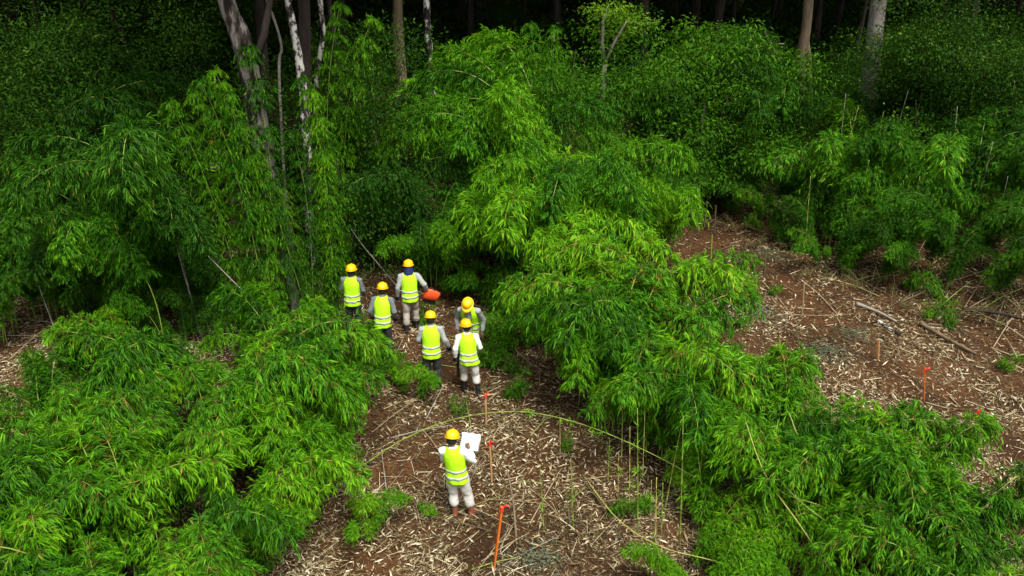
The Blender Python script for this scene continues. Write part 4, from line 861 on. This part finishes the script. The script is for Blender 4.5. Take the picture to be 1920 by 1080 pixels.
    def sp(z):
        pts = ((.80, -.01), (.93, 0), (1.10, lean*.35), (1.30, lean*.8), (1.5, lean*1.15))
        for (z0, y0), (z1, y1) in zip(pts[:-1], pts[1:]):
            if z <= z1: return y0+(y1-y0)*(z-z0)/(z1-z0)
        return pts[-1][1]
    def vring(z, a, b, off=0.0, gp=gap):
        out = []
        for k in range(n+1):
            th = PI/2+gp/2+(2*PI-gp)*k/n; fl = 1+flare*max(0, (.95-z)/.15)*max(0, math.cos(th))
            wr_ = 1+.02*math.sin(th*7+z*20+g[0]*9)*(1.6 if z < 1.1 else .8)+.10*(float(vnoise(np.array(th*2.2+g[0]*7), np.array(z*9.0), 4))-.5)
            out.append(V((math.cos(th)*(a*fl*wr_+off)+sway*(z-.1), sp(z)+math.sin(th)*(b*wr_+off), z)))
        return out
    mb = MB(); mb.ring_loft([vring(*q) for q in lev], cap=False, closed=False); vo = mb.build('vest', M['vest'], e)
    so_ = vo.modifiers.new('solid', 'SOLIDIFY'); so_.thickness = .008; so_.offset = 1; ss = vo.modifiers.new('sub', 'SUBSURF'); ss.levels = 1; ss.render_levels = 1
    def lv(z):
        for (z0, a0_, b0_), (z1, a1_, b1_) in zip(lev[:-1], lev[1:]):
            if z <= z1: t = (z-z0)/(z1-z0); return a0_+(a1_-a0_)*t, b0_+(b1_-b0_)*t
    for zb in (.925, 1.055):
        rs = []
        for z in (zb-.026, zb, zb+.026):
            a, b = lv(z); rs.append(vring(z, a, b, .0125))
        mb = MB(); mb.ring_loft(rs, cap=False, closed=False); bd = mb.build('reflective_band', M['band'], vo); s2 = bd.modifiers.new('solid', 'SOLIDIFY'); s2.thickness = .003
    # helmet: shell, brim, ridge
    hm = hrot.to_4x4(); hm.translation = hd+hrot @ V((0, -.005, .035))
    mb = MB(); rings = []
    for z, q in ((0, 1.0), (.03, 1.0), (.065, .95), (.095, .83), (.118, .62), (.132, .34), (.136, .06)):
        rings.append([hm @ V((.118*q*math.cos(2*PI*k/24), .140*q*math.sin(2*PI*k/24), z+.008*(abs(math.cos(2*PI*k/24)) < .25)*(q < .98))) for k in range(24)])
    mb.ring_loft(rings); ho = mb.build('helmet', M['helmet'], e)
    mb = MB(); rim = []
    for dz, ro in ((.004, .99), (.008, 1.0), (-.004, 1.0), (-.010, .99)):
        ring = []
        for k in range(32):
            th = 2*PI*k/32; ex = .016+.055*max(0, math.sin(th))**2.2; ro2 = 1 if ro == .99 else 0
            ring.append(hm @ V((math.cos(th)*(.118+(0 if ro2 else ex*.8)), math.sin(th)*(.140+(0 if ro2 else ex)), dz-(0 if ro2 else .014*max(0, math.sin(th))))))
        rim.append(ring)
    mb.ring_loft(rim, cap=False); mb.build('brim', M['helmet'], ho)
    mb = MB(); mb.tube([hm @ V((0, -.125, .07)), hm @ V((0, -.07, .125)), hm @ V((0, 0, .143)), hm @ V((0, .07, .125)), hm @ V((0, .125, .07))], [(.016, .008)]*5, n=8); mb.build('ridge', M['helmet'], ho)
    if scarf:
        mb = MB(); mb.tube([nb+V((0, -.02, -.07)), nb+V((0, -.015, .0)), hd+hrot @ V((0, -.025, -.06)), hd+hrot @ V((0, -.02, .02))], [(.135, .115), (.115, .11), (.105, .115), (.10, .112)], n=14, wob=.1); so2 = mb.build('scarf', M['scarf'], e); remesh(so2, .014, 3)
    if glove:
        for s in glove:
            el, wr, curl = A[s]; d = (wr-el).normalized(); side = d.cross(V((0, 1, 0) if abs(d.y) < .8 else (0, 0, 1))).normalized(); dn = d.cross(side).normalized(); mb = MB()
            mb.tube([wr-d*.03, wr+d*.01, wr+d*.05, wr+d*.10], [.038, .036, (.05, .028), (.047, .022)], n=12, side=tuple(side))
            for o_, fl in ((-.03, .08), (-.010, .09), (.011, .085), (.031, .07)):
                mb.tube([wr+d*.09+side*o_, wr+d*(.10+fl*.5)+side*o_*1.1+dn*.02*curl, wr+d*(.10+fl*(.98-.4*curl))+side*o_*1.1+dn*.06*curl], [.015, .0135, .011], n=8)
            mb.tube([wr+d*.03-side*s*.03, wr+d*.05-side*s*.05+dn*.012, wr+d*.09-side*s*.062+dn*.03], [.017, .015, .012], n=8); mb.build('glove', M['glove'], e)
    return e
def local(e, p): return Matrix.LocRotScale(e.location, e.rotation_euler, e.scale) @ Vector(p)

# worker holding paper
p1 = person((868, 968), -.10, 'worker in white shirt and yellow vest studying white sheets of paper alone on the litter', shirt='shirt_white', trouser='trouser_pale', boot='boot_brown',
            arms={-1: ((-.24, .12, 1.15), (-.02, .30, 1.20), .8), 1: ((.34, .05, 1.19), (.24, .27, 1.29), .9)}, legs={-1: ((-.12, .04, .49), (-.14, -.02, .1), .15), 1: ((.13, .05, .49), (.16, .02, .1), -.25)}, head=(.06, .38, -.15), lean=.03, sway=-.11, scale=.97, boot_h=.42)
def paper(e, c, rot, w, h, label, bend=.06):
    mb = MB(); rows = []; m = Euler(rot).to_matrix()
    for j in range(9):
        y = (j/8-.5)*h; rows.append([Vector(c)+m @ Vector(((i/8-.5)*w, bend*((i/8-.5)*2)**2+.02*math.sin(j*.9), y)) for i in range(9)])
    mb.ring_loft(rows, cap=False, closed=False)
    me = mb.mesh('paper_sheet', M['paper']); me.transform(Matrix.LocRotScale(e.location, e.rotation_euler, e.scale)); o = link('paper_sheet', me)
    c0 = local(e, c); me.transform(Matrix.Translation(-c0)); o.location = c0
    s = o.modifiers.new('solid', 'SOLIDIFY'); s.thickness = .002; tag(o, label, 'paper'); return o
paper(p1, (.12, .43, 1.33), (-.55, .30, .30), .36, .30, 'large white paper sheet held up in front of the lone worker')
# white shirted worker with dark tool
p2 = person((884, 738), .10, 'worker in white long sleeves with vest, pale trousers and tall black boots', shirt='shirt_white', trouser='trouser_pale', boot='boot_black', lean=.12, flare=.25,
            arms={-1: ((-.28, .04, 1.15), (-.30, .10, .90), .8), 1: ((.27, .06, 1.14), (.20, .26, 1.02), .8)}, legs={-1: ((-.13, .12, .52), (-.15, .10, .1), .1), 1: ((.12, .02, .48), (.15, -.10, .1), -.1)}, head=(.07, .15, .45), glove=(-1,), boot_h=.55, scale=.95, sway=-.05)
# facing worker
p3 = person((884, 680), PI-.15, 'bending worker with open vest over grey shirt facing the white shirted worker', shirt='shirt_grey', trouser='trouser_tan', lean=.14, open_front=True,
            arms={-1: ((-.30, .02, 1.13), (-.28, .10, .88), .7), 1: ((.30, .02, 1.13), (.27, .12, .88), .7)}, head=(.10, .65, 0))
p4 = person((812, 728), .05, 'worker with vest over dark grey sleeves and dark trousers behind a bamboo sapling', shirt='shirt_grey', trouser='trouser_dark', lean=.10, arms={1: ((.30, .03, 1.16), (.36, .12, .95), .8), -1: ((-.27, .08, 1.16), (-.20, .24, 1.0), .8)}, head=(.06, .35, 0), glove=(1,))
p5 = person((722, 668), -.05, 'worker standing waist deep in shrubs, dark grey sleeves hanging beside vest', shirt='shirt_dark', trouser='trouser_dark', lean=.12, arms={-1: ((-.28, .02, 1.15), (-.27, .15, .94), .8), 1: ((.28, .02, 1.15), (.27, .15, .94), .8)}, head=(.07, .25, 0), glove=(-1, 1))
p6 = person((772, 618), .12, 'worker with navy scarf under the helmet walking uphill with an orange red load', shirt='shirt_grey', trouser='trouser_tan', lean=.10, scarf=True,
            arms={1: ((.36, -.06, 1.22), (.40, .06, 1.02), .9), -1: ((-.28, .0, 1.13), (-.30, .08, .88), .8)}, legs={-1: ((-.11, -.02, .49), (-.12, -.16, .1), 0), 1: ((.11, .12, .52), (.12, .12, .1), 0)}, head=(.05, .2, 0), glove=(-1, 1))
p7 = person((666, 626), -.1, 'worker at the foot of the bamboo columns, legs hidden by leaves', shirt='shirt_dark', trouser='trouser_dark', lean=.06, arms={-1: ((-.26, .06, 1.16), (-.16, .24, 1.04), .8), 1: ((.26, .05, 1.15), (.24, .2, .98), .8)}, head=(.04, .15, 0))
v8 = at(400, 292, 29.5); p8 = person(None, .1, 'worker almost hidden among the shaded bamboo of the west woods', shirt='shirt_dark', trouser='trouser_dark', xy=(v8[0], 29.5), head=(.04, .1, 0))
# load carried by the scarfed worker
e = empty('carried_case', local(p6, (.50, .10, .86)), p6.rotation_euler[2]); tag(e, 'orange red flat case with dark grip held by the scarfed worker', 'case')
m = Euler((.1, .35, 0)).to_matrix(); mb = MB(); mb.tube([m @ Vector((-.17, 0, 0)), m @ Vector((-.15, 0, 0)), m @ Vector((.0, 0, .01)), m @ Vector((.16, 0, 0)), m @ Vector((.19, 0, -.01))], [(.05, .12), (.06, .145), (.065, .15), (.055, .13), (.04, .10)], n=14, side=(0, 1, 0)); mb.build('shell', M['orange'], e)
mb = MB(); mb.tube([m @ Vector((-.11, 0, .12)), m @ Vector((-.12, 0, .17)), m @ Vector((-.08, 0, .20)), m @ Vector((.03, 0, .19)), m @ Vector((.06, 0, .13))], [.013]*5, n=8); mb.build('handle', M['blackplastic'], e)
mb = MB(); mb.box(m @ Vector((.02, .02, -.19)), (.30, .10, .08), m); mb.build('base', M['blackplastic'], e, smooth=False)
# dark tool held by the white shirted worker
q = local(p2, (-.31, .13, .80)); cane([np.array(q)+[0, .02, .14], np.array(q)+[.02, .03, -.12], np.array(q)+[.03, .05, -.42]], .045, 'blackplastic', 'hand_tool', 'thick black tool hanging from the white shirted worker gloved hand', cat='tool', knots=False, taper=.5)
